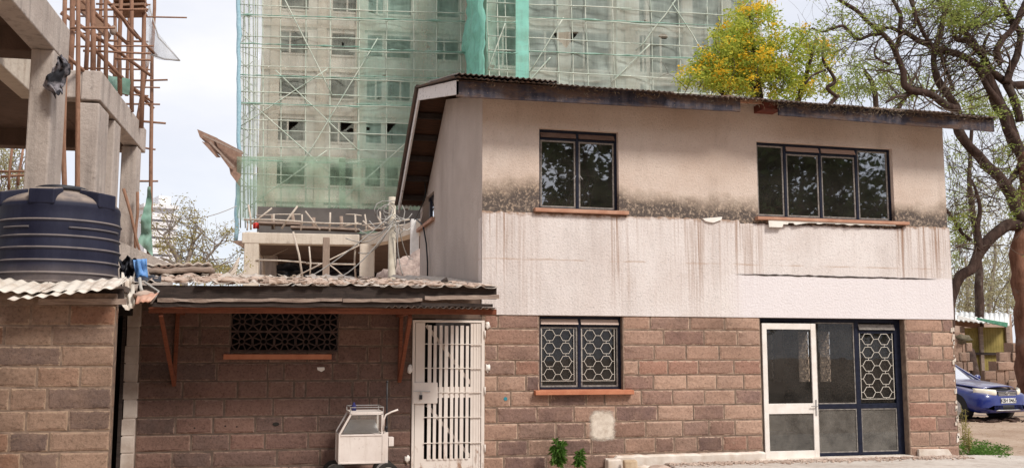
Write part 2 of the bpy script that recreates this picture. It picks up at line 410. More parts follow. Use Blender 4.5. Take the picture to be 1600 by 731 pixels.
def m_tank():
    s = NM('blue-black tank plastic'); co = s.co('Object')
    c = s.ramp(s.noise(s.co('Object', (1, 1, .25)), 3.0, 7, .7), (.35, (.008,.009,.024)), (.65, (.022,.024,.045)))
    g = s.n('ShaderNodeNewGeometry'); nz_ = s.sep(g.outputs['Normal'])
    up = s.math('MULTIPLY', s.ramp(nz_[2], (.35, 0.0), (.75, .85)), s.ramp(s.noise(co, 5, 6, .7), (.25, .3), (.55, 1.0)))
    c = s.mix(up, c, (.34,.27,.22))
    z = s.sep(co)[2]; lo = s.math('MULTIPLY', s.maprange(z, 0, .22, .8, 0.0), s.noise(co, 6, 6, .7))
    c = s.mix(lo, c, (.30,.24,.2))
    rib = s.n('ShaderNodeAttribute', attribute_name='edge'); c = s.mix(s.math('MULTIPLY', rib.outputs['Fac'], .22), c, (.26,.24,.24))
    s.col(c); s.rough(.62, .2); s.bump(s.noise(co, 14, 5), .15, .004); return s.m
M['tank'] = m_tank()
M['black_plastic'] = simple('black plastic', (.012,.013,.018), (.03,.03,.038), 8, .5, .2, 20)
M['blue_plastic'] = simple('blue plastic', (.08,.22,.52), (.16,.33,.62), 8, .5, .2, 20)
M['cable'] = simple('black cable', (.02,.02,.022), None, rough=.6)
M['cable_grey'] = simple('grey wire', (.32,.30,.28), (.42,.4,.37), 4, rough=.7)
def m_cart():
    s = NM('cream cart panel'); co = s.co('World'); c = s.ramp(s.noise(co, 3, 6, .6), (.3, (.60,.52,.47)), (.7, (.74,.67,.62)))
    c = s.mix(s.ramp(s.noise(co, 13, 7, .8), (.60, 0.0), (.68, .8)), c, (.22,.12,.075))
    c = s.mix(s.ramp(s.noise(s.co('World', (5, 5, .6)), 3, 6, .7), (.52, 0.0), (.8, .5)), c, (.38,.29,.23)); s.col(c); s.rough(.5, .4); s.bump(s.noise(co, 5, 3), .3, .01); return s.m
M['cart'] = m_cart()
M['cart_in'] = simple('cart tray', (.62,.62,.62), (.75,.74,.73), 12, .4)
M['chrome'] = simple('dull steel', (.42,.40,.39), (.55,.53,.51), 15, .4, metal=.8)
M['rubber'] = simple('rubber', (.018,.017,.016), (.04,.036,.032), 12, .85, .3, 50)
M['rubble'] = simple('rubble', (.34,.24,.19), (.52,.41,.34), 5, .95, .6, 22, 'World')
M['stone_pale'] = simple('pale loose stone', (.42,.30,.19), (.60,.47,.33), 9, .95, .6, 30)
M['sacks'] = simple('rubble heap', (.26,.19,.165), (.44,.34,.29), 4, .95, .8, 14, 'World', bd=.05)
M['rag'] = simple('grey rag', (.02,.02,.025), (.26,.24,.26), 5, .9, .3, 30, lo=.45, hi=.6)
def m_net(name, c, alpha, a2=None, sc=.25, weave=True):
    s = NM(name); s.t.nodes.remove(s.b)
    tr = s.n('ShaderNodeBsdfTransparent'); df = s.n('ShaderNodeBsdfDiffuse'); tl = s.n('ShaderNodeBsdfTranslucent')
    co = s.co('World'); col = s.mix(s.noise(co, sc, 5, .6), c, tuple(min(1, x*1.25+.02) for x in c))
    s.l(col, df.inputs[0]); s.l(col, tl.inputs[0])
    m1 = s.n('ShaderNodeMixShader'); m1.inputs[0].default_value = .45; s.l(df.outputs[0], m1.inputs[1]); s.l(tl.outputs[0], m1.inputs[2])
    m2 = s.n('ShaderNodeMixShader')
    f = s.ramp(s.noise(s.co('World', (1, 1, .5)), sc*1.6, 6, .65), (.3, alpha), (.7, a2 or alpha))
    fold = s.ramp(s.noise(s.co('World', (1.6, 1.6, .12)), 1.3, 5, .7), (.3, .78), (.7, 1.25))
    seam = s.ramp(s.noise(s.co('World', (.2, .2, 1)), 1.1, 4, .6), (.44, 1.0), (.5, 1.18), (.56, 1.0))
    f = s.math('MULTIPLY', s.math('MULTIPLY', f, fold), seam, True)
    s.l(f, m2.inputs[0]); s.l(tr.outputs[0], m2.inputs[1]); s.l(m1.outputs[0], m2.inputs[2]); s.l(m2.outputs[0], s.o.inputs[0]); return s.m
M['net'] = m_net('green debris net', (.40,.56,.48), .32, .66, .35)
M['net_pale'] = m_net('faded green net', (.54,.575,.51), .24, .50, .35)
M['net_dense'] = m_net('turquoise folded net', (.30,.66,.56), .78, .93)
M['net_low'] = m_net('lower green net', (.30,.42,.31), .28, .70, .5)
M['net_white'] = m_net('white net', (.62,.64,.66), .35, .6)
M['net_edge'] = simple('bunched green net', (.15,.27,.21), (.28,.42,.35), 3, .9)
M['hood'] = None
def m_car():
    s = NM('blue car paint'); co = s.co('Object'); g = s.n('ShaderNodeNewGeometry'); nz_ = s.sep(g.outputs['Normal'])
    up = s.math('MULTIPLY', s.ramp(nz_[2], (.55, 0.0), (.9, .75)), s.ramp(s.noise(co, 3, 6, .65), (.3, .5), (.7, 1.0)))
    up = s.math('ADD', up, s.ramp(s.noise(co, 6, 6, .7), (.45, .0), (.8, .08)), True)
    s.col(s.mix(up, (.003,.014,.15), (.36,.33,.36))); s.rough(.3, .5); s.b.inputs['Coat Weight'].default_value = .5; return s.m
M['car'] = m_car()
M['car_dark'] = simple('car black trim', (.015,.015,.018), None, rough=.6)
M['lens'] = simple('headlight lens', (.72,.66,.52), (.85,.8,.68), 6, .2, spec=.6)
M['windscreen'] = m_glass('car glass', (.25,.28,.28), 6, .35)
M['plate'] = simple('number plate', (.74,.74,.73), None, rough=.4)
M['ink'] = simple('plate lettering', (.02,.02,.025), None, rough=.5)
M['yellow'] = simple('mustard sheet panel', (.20,.155,.04), (.32,.25,.075), 3, .7, .2, 20, 'World')
M['green_board'] = simple('green painted board', (.03,.16,.10), (.10,.27,.18), 9, .7, kind='World')
M['white_far'] = simple('far white walls', (.66,.66,.68), (.72,.72,.74), .5, .9, kind='World')
M['far_glass'] = simple('far window glass', (.22,.24,.28), (.3,.33,.38), .5, .4, kind='World')
def m_bark(name, a, b, sc=7):
    s = NM(name); co = s.co('World', (1, 1, .35))
    s.col(s.mix(s.ramp(s.noise(s.co('World'), 2.2, 6, .7), (.55, 0.0), (.7, .5)), s.ramp(s.noise(co, sc, 7, .7), (.32, a), (.68, b)), (.22,.19,.16)))
    s.rough(.95, .1); s.bump(s.noise(co, sc*1.6, 7, .7), .9, .04); return s.m
M['bark'] = m_bark('dark bark', (.028,.018,.015), (.10,.064,.052))
M['bark_red'] = m_bark('red-brown trunk', (.09,.04,.025), (.24,.12,.08), 5)
M['bark_pale'] = m_bark('pale bark', (.20,.165,.14), (.36,.31,.27))
M['twig'] = simple('twigs', (.065,.045,.035), (.14,.10,.075), 2, .95, kind='World')
def m_leaf(name, cols, trans=.35):
    s = NM(name); g = s.n('ShaderNodeNewGeometry'); co = s.co('World')
    k = s.math('ADD', s.math('MULTIPLY', g.outputs['Random Per Island'], .55), s.math('MULTIPLY', s.math('SUBTRACT', s.noise(co, 1.5, 3, .6), .28), 1.0), True)
    c = s.ramp(k, *[(i/(len(cols)-1), q) for i, q in enumerate(cols)])
    s.t.nodes.remove(s.b)
    df = s.n('ShaderNodeBsdfDiffuse'); tl = s.n('ShaderNodeBsdfTranslucent'); s.l(c, df.inputs[0]); s.l(c, tl.inputs[0])
    m1 = s.n('ShaderNodeMixShader'); m1.inputs[0].default_value = trans; s.l(df.outputs[0], m1.inputs[1]); s.l(tl.outputs[0], m1.inputs[2]); s.l(m1.outputs[0], s.o.inputs[0]); return s.m
M['leaf_tree'] = m_leaf('feathery leaves', [(.14,.18,.05), (.24,.30,.08), (.36,.42,.12), (.42,.38,.16)], .5)
M['leaf_yg'] = m_leaf('yellow-green leaves', [(.13,.20,.045), (.26,.35,.06), (.44,.50,.09), (.60,.58,.10), (.74,.58,.07)], .5)
M['flower'] = m_leaf('yellow and orange blossom', [(.72,.32,.03), (.82,.50,.04), (.85,.62,.07), (.80,.66,.12)], .45)
M['leaf_far'] = m_leaf('far hazy leaves', [(.24,.23,.13), (.34,.32,.19), (.46,.42,.28)])
M['leaf_small'] = m_leaf('small tree leaves', [(.20,.16,.07), (.34,.29,.10), (.42,.36,.15)])
M['leaf_dark'] = m_leaf('dark leaves', [(.035,.055,.02), (.06,.085,.03), (.09,.12,.045)])
M['leaf_weed'] = m_leaf('weed leaves', [(.05,.12,.025), (.10,.20,.04), (.17,.28,.07)])
def m_ground():
    s = NM('sandy ground'); co = s.co('World')
    c = s.ramp(s.noise(co, .5, 8, .7), (.3, (.30,.205,.145)), (.55, (.44,.33,.25)), (.75, (.54,.43,.35)))
    c = s.mix(s.ramp(s.noise(co, 9, 7, .75), (.52, 0.0), (.66, .7)), c, (.22,.13,.085))
    s.col(c); s.rough(.95, .1); s.bump(s.noise(co, 12, 7, .7), .8, .04); return s.m
M['ground'] = m_ground()
M['pave'] = m_conc('concrete apron', (.46,.40,.35), (.62,.56,.50), (.27,.2,.155), .7)

# ------------------------------------------------------------------ builders for masonry
def wall_open(x0, x1, z0, z1, y0, y1, ops, axis='x'):
    """a wall slab with rectangular openings, as one closed mesh. axis y: the wall runs along Y at x=y0..y1"""
    xs = sorted(set([x0, x1]+[v for o in ops for v in (o[0], o[2]) if x0 < v < x1]))
    zs = sorted(set([z0, z1]+[v for o in ops for v in (o[1], o[3]) if z0 < v < z1]))
    nx, nz_ = len(xs)-1, len(zs)-1
    def solid(i, j):
        if i < 0 or j < 0 or i >= nx or j >= nz_: return False
        cx, cz = (xs[i]+xs[i+1])/2, (zs[j]+zs[j+1])/2
        return not any(o[0] < cx < o[2] and o[1] < cz < o[3] for o in ops)
    b = MB(); V = (lambda x, y, z: (x, y, z)) if axis == 'x' else (lambda x, y, z: (y, x, z))
    def q(*p):
        p = [V(*a) for a in p]
        if axis != 'x': p = p[::-1]
        b.add(p, [(0, 1, 2, 3)])
    for i in range(nx):
        for j in range(nz_):
            if not solid(i, j): continue
            a, c, d, e = xs[i], xs[i+1], zs[j], zs[j+1]
            q((a,y0,d),(c,y0,d),(c,y0,e),(a,y0,e)); q((a,y1,e),(c,y1,e),(c,y1,d),(a,y1,d))
            if not solid(i-1, j): q((a,y1,d),(a,y0,d),(a,y0,e),(a,y1,e))
            if not solid(i+1, j): q((c,y0,d),(c,y1,d),(c,y1,e),(c,y0,e))
            if not solid(i, j-1): q((a,y1,d),(c,y1,d),(c,y0,d),(a,y0,d))
            if not solid(i, j+1): q((a,y0,e),(c,y0,e),(c,y1,e),(a,y1,e))
    return b
BRK = {}
def brick_mesh(w, h, mat, var):
    key = (round(w, 2), round(h, 3), mat.name, var)
    if key in BRK: return BRK[key]
    rnd = random.Random(hash((key[0], key[1], var)))
    w, h = key[0], key[1]; hw, hh = w/2, h/2; vs = []; ed = []; fs = []
    def ring(dx, y, jit, e):
        for sx, sz in ((-1,-1),(0,-1),(1,-1),(1,0),(1,1),(0,1),(-1,1),(-1,0)):
            vs.append((sx*(hw-dx)+rnd.uniform(-jit, jit), y+rnd.uniform(-jit, jit)*.8, sz*(hh-dx)+rnd.uniform(-jit, jit))); ed.append(e)
    ring(0, .03, 0, 1.0); ring(0, .006, .0015, 1.0); ring(.008, -.003, .003, .95); ring(.028, -.009, .005, .35)
    vs.append((0, -.011+rnd.uniform(-.004, .004), 0)); ed.append(0.0)
    for r_ in range(3):
        for k in range(8):
            k2 = (k+1) % 8; fs.append((r_*8+k, r_*8+k2, (r_+1)*8+k2, (r_+1)*8+k))
    for k in range(8): fs.append((24+k, 24+(k+1) % 8, 32))
    b = MB(); b.add(vs, fs, False, ed); BRK[key] = b.mesh('brick', mat); return BRK[key]
def lay(parent, z_top, z_bot, x_edges, Y, mat, gap=.011, a=0):
    for i in range(len(x_edges)-1):
        x0, x1 = x_edges[i], x_edges[i+1]
        if x1-x0 < .05: continue
        o = bpy.data.objects.new('brick', brick_mesh(x1-x0-gap, z_top-z_bot-gap, mat, random.randrange(4))); COL.objects.link(o)
        o.parent = parent; o.location = ((x0+x1)/2, Y+U(-.004, .003), (z_top+z_bot)/2)
def panel_frame(b, x0, z0, x1, z1, y0, y1, t):
    b.box(x0, y0, z0, x0+t, y1, z1); b.box(x1-t, y0, z0, x1, y1, z1); b.box(x0+t, y0, z1-t, x1-t, y1, z1); b.box(x0+t, y0, z0, x1-t, y1, z0+t)
def hex_grille(x0, z0, x1, z1, y, nc, nr, t=.009, border=True):
    b = MB(); cw, ch = (x1-x0)/nc, (z1-z0)/nr
    rx, rz = cw*.36, ch*.40
    def ln(a, c): b.bar((a[0], y, a[1]), (c[0], y, c[1]), t, t, (0, 1, 0))
    for i in range(nc):
        for j in range(nr):
            cx, cz = x0+(i+.5)*cw, z0+(j+.5)*ch
            p = [(cx+rx, cz), (cx+rx*.5, cz+rz), (cx-rx*.5, cz+rz), (cx-rx, cz), (cx-rx*.5, cz-rz), (cx+rx*.5, cz-rz)]
            for k in range(6): ln(p[k], p[(k+1) % 6])
            ln((cx, cz-rz), (cx, cz-ch/2 if j else z0)); ln((cx, cz+rz), (cx, cz+ch/2 if j < nr-1 else z1))
            ln((cx-rx, cz), (cx-cw/2, cz)); ln((cx+rx, cz), (cx+cw/2, cz))
    if border:
        ln((x0, z0), (x0, z1)); ln((x1, z0), (x1, z1)); ln((x0, z0), (x1, z0))
    return b

# ================================================================== GROUND
g = MB(); g.sheet(lambda u, v: Vector((-400+800*u, -300+900*v, 0)), 20, 20, False)
tag(g.build('ground', M['ground']), 'sandy brown earth around the buildings', None, None, 'structure')
YF = 12.9
pv = MB(); pv.prism([(5.0, 9.0, .004), (18, 9.0, .004), (13.2, YF-1.6, .004), (10.35, YF+.0, .004), (9.96, YF-.001, .004), (5.3, YF-.25, .004)], (0, 0, .085))
tag(pv.build('pavement', M['pave'], bevel=.01), 'pale concrete apron in front of the house', None, None, 'structure')

# ================================================================== THE HOUSE
XL, XR = 2.80, 9.95
YB = 18.3
zB = [P(1000, y, YF).z for y in (493.3, 515, 539, 562.5, 585.6, 609.3, 633, 657.7, 683, 707.5)]; zB.append(.03)
Z1 = zB[0]                                  # underside of the plaster band
Z2 = 3.435                                  # top of the band
ZE = 5.21                                   # wall head
house = empty('house', (0, 0, 0), 0, 'two storey house, cream roughcast above brown stone blocks', 'house')
w3 = (P(843, 550, YF).x, zB[5]+.01, P(973, 550, YF).x, Z1-.012)
dr = (P(1190, 600, YF).x, .11, P(1417, 600, YF).x, Z1-.008)
w1 = (P(843, 260, YF).x, P(900, 328, YF).z, P(967, 260, YF).x, P(900, 203, YF).z)
w2 = (P(1184, 280, YF).x, P(1290, 343, YF).z, P(1397, 290, YF).x, P(1290, 226.5, YF).z)
lower = wall_open(XL, XR, 0, Z1, YF, YF+.22, [w3, dr]).build('wall', M['mortar'], house); lower['label'] = 'ground floor wall of brown stone blocks'
XJ = [
 ([757, 778.6, 842.6], [972, 1015.8, 1077.7, 1132.3, 1188.5]),
 ([757, 842.6], [972, 1036.8, 1099.9, 1151.8, 1189]),
 ([757, 777.4, 843], [972, 1021.7, 1072.3, 1123.4, 1190]),
 ([757, 805, 843.3], [973, 997.7, 1043.7, 1091.4, 1146.5, 1190.5]),
 ([757, 776.5, 822, 843.7], [974, 1021, 1073.2, 1119.3, 1162, 1191]),
 ([757, 797.7, 859, 915.6, 945, 1002, 1051, 1100.5, 1149, 1192],),
 ([757, 776.4, 839, 896.5, 961.6, 1027.4, 1083.5, 1131.4, 1193],),
 ([757, 809, 868.5, 913.8, 945, 1008.8, 1066.5, 1107.7, 1148.6, 1194],),
 ([757, 776.7, 825, 869, 923.7, 976, 1023.8, 1053, 1089.8, 1128.9, 1167.7, 1195],),
 ([757, 787.5, 853.3, 883, 912, 948, 994, 1038.7, 1067.4, 1105.6, 1151, 1196],)]
PJ = [[1415, 1471.8, 1488.5], [1416, 1456, 1490], [1417, 1436, 1473, 1491], [1418.5, 1450, 1492], [1420, 1475, 1493.5],
      [1421, 1451.7, 1495], [1422, 1479.6, 1496], [1423, 1463.8, 1497.5], [1424, 1453, 1484, 1498.5], [1425.5, 1468.3, 1500]]
def jx(px, y, Y=YF):
    return P(px, y, Y).x
ym = [504, 527, 551, 574, 597, 621, 645, 670, 695, 718]
for i in range(10):
    for seg in XJ[i]:
        xs = [jx(p, ym[i]) for p in seg]
        for k, e in ((0, XL+.02), (len(xs)-1, dr[0]-.004)):
            if k == 0 and seg[0] == 757: xs[0] = XL+.03
            if k and seg[-1] > 1187: xs[-1] = dr[0]-.003
            if k == 0 and seg[0] > 970: xs[0] = w3[2]+.004
            if k and 840 < seg[-1] < 846: xs[-1] = w3[0]-.004
        lay(lower, zB[i], zB[i+1], xs, YF, M['stone'])
    xs = [jx(p, ym[i]) for p in PJ[i]]; xs[0] = dr[2]+.004; xs[-1] = XR-.004
    lay(lower, zB[i], zB[i+1], xs, YF, M['stone'])
# ground-floor side and rear walls, upper walls
side_w = (PX(678, 320, XL).y, PX(668, 348, XL).z, PX(657, 320, XL).y, PX(678, 298, XL).z)
b = wall_open(YF+.22, YB, 0, 5.1, XL, XL+.2, [(side_w[0], side_w[1], side_w[2], side_w[3])], 'y')
# gable head follows the two roof slopes
OV = 12.42                                    # plane of the front fascia
XO = P(713, 136, OV).x; ZF = P(713, 123, OV).z
RY = PX(654, 137, XO); TL = PX(622, 318, XO)
RIDGE = (RY.y, RY.z); TAIL = (TL.y, TL.z)
def roof_z(y):
    if y <= RIDGE[0]: return ZF+(RIDGE[1]-ZF)*(y-OV)/(RIDGE[0]-OV)
    return RIDGE[1]+(TAIL[1]-RIDGE[1])*(y-RIDGE[0])/(TAIL[0]-RIDGE[0])
TH = .17                                      # thickness of rafters under the sheets
YB = min(YB, TAIL[0]-.25)
def gable(name, xa, xb, mat, ops, yb=YF+.0):
    """gable wall in the plane x, with openings, head cut to the roof slopes"""
    pts = sorted(set([yb, YB, RIDGE[0]]+[v for o in ops for v in (o[0], o[2])]))
    m_ = MB()
    for a, c in zip(pts, pts[1:]):
        op = [o for o in ops if o[0] <= a+1e-6 and o[2] >= c-1e-6]
        za, zc = roof_z(a)-TH, roof_z(c)-TH
        segs = [(0, 0, za, zc)] if not op else [(0, 0, op[0][1], op[0][1]), (op[0][3], op[0][3], za, zc)]
        for l0, l1, h0, h1 in segs:
            m_.add([(xa,a,l0),(xa,c,l1),(xa,c,h1),(xa,a,h0),(xb,a,l0),(xb,c,l1),(xb,c,h1),(xb,a,h0)],
                   [(0,3,2,1),(4,5,6,7),(0,1,5,4),(1,2,6,5),(2,3,7,6),(3,0,4,7)])
    return m_.build(name, mat, house)
gw = gable('gable_wall', XL-.0, XL+.2, M['plaster_side'], [(min(side_w[0], side_w[2]), side_w[1], max(side_w[0], side_w[2]), side_w[3])], YF+.0135); gw['label'] = 'rendered gable wall facing left, shade toned into its grey'
xri = XR-.2
def rop(a_, c_, yt_, yb_):
    ya_, yc_ = PX(a_, 560, xri).y, PX(c_, 560, xri).y; m0 = (a_+c_)/2
    return (min(ya_, yc_), PX(m0, yb_, xri).z, max(ya_, yc_), PX(m0, yt_, xri).z)
RW = [rop(1248, 1264, 518, 596), rop(1281, 1297, 518, 596)]
RU = [rop(1264, 1282, 299, 350)]
gable('gable_wall', XR-.2, XR, M['plaster_up'], [(RW[0][0], RW[0][1], RW[0][2], RW[0][3]), (RW[1][0], RW[1][1], RW[1][2], RW[1][3])], YF+.225)
for r_ in RW:
    hg = hex_grille(r_[0], r_[1], r_[2], r_[3], 0, 2, 5, .012); hg.v = [(XR-.08, v[0], v[2]) for v in hg.v]; hg.build('grille', M['black_steel'], house)
up = wall_open(XL+.002, XR, Z2-.06, ZE, YF+.012, YF+.22, [w1, w2]).build('upper_wall', M['plaster_up'], house); up['label'] = 'upper wall of cream roughcast with black mould above the band'
# band with a ragged top edge
b = MB(); n = 260; vs = []; fs = []
for i in range(n+1):
    x = XL-.004+(XR+.012-XL)*i/n
    zt = Z2+.018*noise.noise(Vector((x*2.1, 0, 0)))+.020*noise.noise(Vector((x*13, 5, 0)))+(.0 if x < w2[0]-.3 or x > w2[2]+.1 else -.045)
    yy = YF-.018+.004*noise.noise(Vector((x*1.3, 9, 0)))
    vs += [(x, YF+.02, Z1-.004), (x, yy, Z1-.004), (x, yy-.002, Z1+.3), (x, yy, zt-.02), (x, yy+.01, zt), (x, YF+.03, zt)]
for i in range(n):
    for k in range(5): fs.append((i*6+k, i*6+k+6, i*6+k+7, i*6+k+1))
b.add(vs, fs); b.box(XL-.004, YF+.02, Z1-.004, XR+.008, YF+.21, Z2-.08)
bd = b.build('plaster_band', M['plaster_band'], house); bd['label'] = 'pale roughcast band streaked with rusty drips'
# raised lower lip of plaster with a dark crack above it, at the right
b = MB(); c0, c1 = P(1148, 430, YF).x, P(1463, 437, YF).x; n = 90; vs = []; fs = []
for i in range(n+1):
    x = c0+(c1-c0)*i/n; z = 2.665+.008*noise.noise(Vector((x*6, 2, 0)))-.01*(i/n)
    hgt = .020*min(1, i/12, (n-i)/12)*(1+.8*noise.noise(Vector((x*11, 4, 0))))
    vs += [(x, YF-.0235, z+hgt/2), (x, YF-.0235, z-hgt/2)]
for i in range(n): fs.append((i*2, i*2+2, i*2+3, i*2+1)[::-1])
b.add(vs, fs); ck = b.build('crack', M['wood_dark'], house, solid=.003); ck['label'] = 'long dark horizontal crack in the plaster band'
# white paint patch brushed on the stone
b = MB(); pts = []
for k in range(40):
    t = 2*PI*k/40; cx, cz = P(941, 664, YF).x, P(941, 664, YF).z
    sx, sz = math.cos(t), math.sin(t); q = max(abs(sx), abs(sz))
    pts.append((cx+.20*sx/q*(1+.1*noise.noise(Vector((sx*4, sz*4, 1)))), YF-.0175, cz+.22*sz/q*(1+.12*noise.noise(Vector((sx*5, sz*5, 8))))))
b.prism(pts, (0, .012, 0)); ms = NM('brushed cream paint'); ms.col(ms.ramp(ms.noise(ms.co('World'), 14, 6, .7), (.3, (.50,.41,.33)), (.6, (.70,.62,.53)))); ms.rough(.9, .1)
gx_ = ms.sep(ms.co('Generated')); ex = ms.math('ABSOLUTE', ms.math('SUBTRACT', gx_[0], .5)); ez = ms.math('ABSOLUTE', ms.math('SUBTRACT', gx_[2], .5))
rad_ = ms.math('POWER', ms.math('ADD', ms.math('POWER', ex, 4.0), ms.math('POWER', ez, 4.0)), .25)
ff = ms.math('ADD', rad_, ms.math('MULTIPLY', ms.math('SUBTRACT', ms.noise(ms.co('World', (1, 1, 2)), 11, 7, .75), .5), .30))
al = ms.ramp(ff, (.33, .97), (.46, 0.0)); ms.l(al, ms.b.inputs['Alpha']); ms.bump(ms.noise(ms.co('World'), 60, 5), .5, .006)
pp = b.build('paint_patch', ms.m, house); pp['label'] = 'square patch of white paint on the stone below the window'
# a small daub of blue-green paint
b = MB(); q = P(789.5, 622.5, YF); b.prism([(q.x+.022*math.cos(t*PI/5)*(1+.3*(t % 2)), YF-.0175, q.z+.022*math.sin(t*PI/5)*(1+.3*(t % 2))) for t in range(10)], (0, .01, 0)); b.build('paint_daub', simple('teal paint', (.03,.22,.28)), house)
# plinth along the foot of the wall
b = MB(); x0 = P(945, 726, YF).x; n = 60; vs = []; fs = []
for i in range(n+1):
    x = x0+(dr[0]-.0-x0)*i/n; zt = .205+.012*noise.noise(Vector((x*9, 1, 1)))+.004*i/n
    if i < 4: zt = .17
    vs += [(x, YF-.07, .0), (x, YF-.07, zt-.02), (x, YF-.055, zt), (x, YF+.01, zt+.008)]
for i in range(n):
    for k in range(3): fs.append((i*4+k, i*4+k+4, i*4+k+5, i*4+k+1))
b.add(vs, fs); b.box(x0, YF-.069, 0, dr[0], YF, .12); b.build('plinth', M['plinth'], house)
b = MB(); b.box(dr[0]-.12, YF-.10, 0, dr[2], YF+.2, .112); b.build('door_step', M['plinth'], house, bevel=.01)
b = MB(); q = P(1427, 600, YF).x; b.prism([(q, YF-.012, .06), (P(1487, 710, YF).x, YF-.012, .06), (P(1478, 700, YF).x, YF-.012, .185), (q, YF-.012, .195)], (0, -.05, 0)); b.build('plinth', M['plinth'], house, bevel=.008)
# flaked plaster edge under the right corner
b = MB()
for k in range(26):
    z = U(.3, 2.0); s_ = U(.012, .035); x = XR-U(0, .04)
    b.prism([(x-s_*U(.5,1), YF-.0165, z-s_*U(.4,1.6)), (x+s_*.4, YF-.0165, z-s_), (x+s_*.5, YF-.0165, z+s_*1.3), (x-s_*U(.2,.9), YF-.0165, z+s_*U(.5,1.5))], (0, -.004, 0))
fl = b.build('plaster_flakes', M['plinth'], house); fl['kind'] = 'stuff'
# floors, ceilings, rooms and rear wall
b = MB(); b.box(XL+.2, YF+.22, .02, XR-.2, YB-.2, .1); b.build('floor', M['roomfloor'], house)
b = MB(); b.box(XL+.2, YF+.22, 2.2, XR-.2, YB-.2, 2.75); b.build('ceiling', M['ceiling'], house)
b = MB(); b.box(XL+.2, YF+.22, 4.78, XR-.2, YB-.2, 4.83); b.build('ceiling', M['ceiling'], house)
YR = YB
rw = [(P(1222, 560, YR).x, P(1230, 594, YR).z, P(1237, 560, YR).x, P(1230, 518, YR).z),
      (P(1198, 560, YR).x, P(1200, 592, YR).z, P(1205.5, 560, YR).x, P(1200, 520, YR).z),
      (P(1262, 320, YR).x-.9, P(1250, 365, YR).z, P(1262, 320, YR).x-.4, P(1250, 300, YR).z)]
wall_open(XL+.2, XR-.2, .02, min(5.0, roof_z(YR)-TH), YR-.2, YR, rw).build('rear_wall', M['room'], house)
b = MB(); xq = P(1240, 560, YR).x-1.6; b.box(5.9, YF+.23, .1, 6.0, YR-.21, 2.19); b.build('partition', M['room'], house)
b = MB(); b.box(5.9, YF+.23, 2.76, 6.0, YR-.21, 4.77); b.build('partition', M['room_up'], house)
for k in (0, 1):
    r_ = rw[k]; wv = empty('rear_window'); wv.parent = house
    nc = 2 if k == 0 else 1
    hex_grille(r_[0], r_[1], r_[2], r_[3], YR-.12, nc, 5, .012).build('grille', M['black_steel'], wv)
    b = MB(); panel_frame(b, r_[0], r_[1], r_[2], r_[3], YR-.1, YR-.05, .03); b.build('frame', M['frame_dusty'], wv)
    b = MB(); b.box(r_[0]-.03, YR-.3, r_[1]-.04, r_[2]+.03, YR-.2, r_[1]); b.build('sill', M['room_up'], wv)
# --- front windows
def casement(name, x0, z0, x1, z1, mull, y, glass, flaps=(), grille=None, label=None):
    t = empty(name); t.parent = house
    if label: t['label'] = label
    b = MB(); panel_frame(b, x0, z0, x1, z1, y, y+.05, .035)
    for m_ in mull: b.box(m_-.02, y-.002, z0+.035, m_+.02, y+.048, z1-.035)
    b.build('frame', M['navy'], t, bevel=.003)
    ed = [x0+.035]+[v for m_ in mull for v in (m_-.02, m_+.02)]+[x1-.035]
    for k in range(0, len(ed), 2):
        a, c = ed[k], ed[k+1]; top = z1-.035
        if (k//2) in flaps:
            fh = .075
            b = MB(); b.prism([(a, y-.03, top-fh), (c-.0, y-.03, top-fh), (c-.0, y+.01, top-.004), (a, y+.01, top-.004)], (0, .012, 0))
            b.build('vent_flap', (simple('brown hood', (.13,.08,.065), (.2,.13,.10)) if len(mull) == 1 else simple('peach hood', (.38,.26,.21))) if grille is None else simple('dusty hood', (.50,.38,.32)), t)
            b = MB(); b.box(a, y+.004, top-fh-.03, c, y+.03, top-fh-.002); b.build('transom', M['navy'], t); top -= fh+.03
        b = MB(); panel_frame(b, a+.003, z0+.038, c-.003, top-.003, y+.012, y+.034, .022); b.build('sash', M['frame_dusty'], t, bevel=.002)
        b = MB(); b.add([(a+.02, y+.022, z0+.05), (c-.02, y+.022, z0+.05), (c-.02, y+.022, top-.02), (a+.02, y+.022, top-.02)], [(0,1,2,3)]); b.build('pane', glass, t)
        if grille:
            ga, gc = (a+.012, c-.06) if grille[2] else (a+.012, c-.02)
            hex_grille(ga, z0+.12, gc, top-.03, y-.004, grille[0], grille[1], .0055).build('grille', M['grille'], t)
    return t
def sill(t, x0, x1, z, mat, d=.08, h=.05):
    b = MB(); b.prism([(x0, YF-d, z-h), (x0, YF+.1, z-h), (x0, YF+.1, z+.012), (x0, YF-d, z)], (x1-x0, 0, 0)); return b.build('sill', mat, t, bevel=.005)
t1 = casement('window', *w1[:4], [P(905, 260, YF).x], YF+.075, M['glass_up'], (0, 1), None, 'upper left window with two dark panes') if False else casement('window', w1[0], w1[1], w1[2], w1[3], [P(905, 260, YF).x], YF+.085, M['glass_up'], (0, 1), None, 'upper left window with two dark panes')
sill(t1, P(834, 328, YF).x, P(980, 332, YF).x, w1[1], M['sill_pale'])
t2 = casement('window', w2[0], w2[1], w2[2], w2[3], [P(p, 285, YF).x for p in (1232, 1287, 1344)], YF+.085, M['glass_up'], (1, 2), None, 'wide upper right window of four panes')
sill(t2, P(1180, 343, YF).x, P(1416, 351, YF).x, w2[1], M['sill_pale'], .085, .045)
t3 = casement('window', w3[0], w3[1], w3[2], w3[3], [P(908, 550, YF).x], YF+.075, M['glass_dn'], (0, 1), (2, 4, True), 'ground floor window behind hexagon bars')
sill(t3, P(834, 612, YF).x, P(987, 615, YF).x, w3[1]-.004, M['sill'], .10, .055)
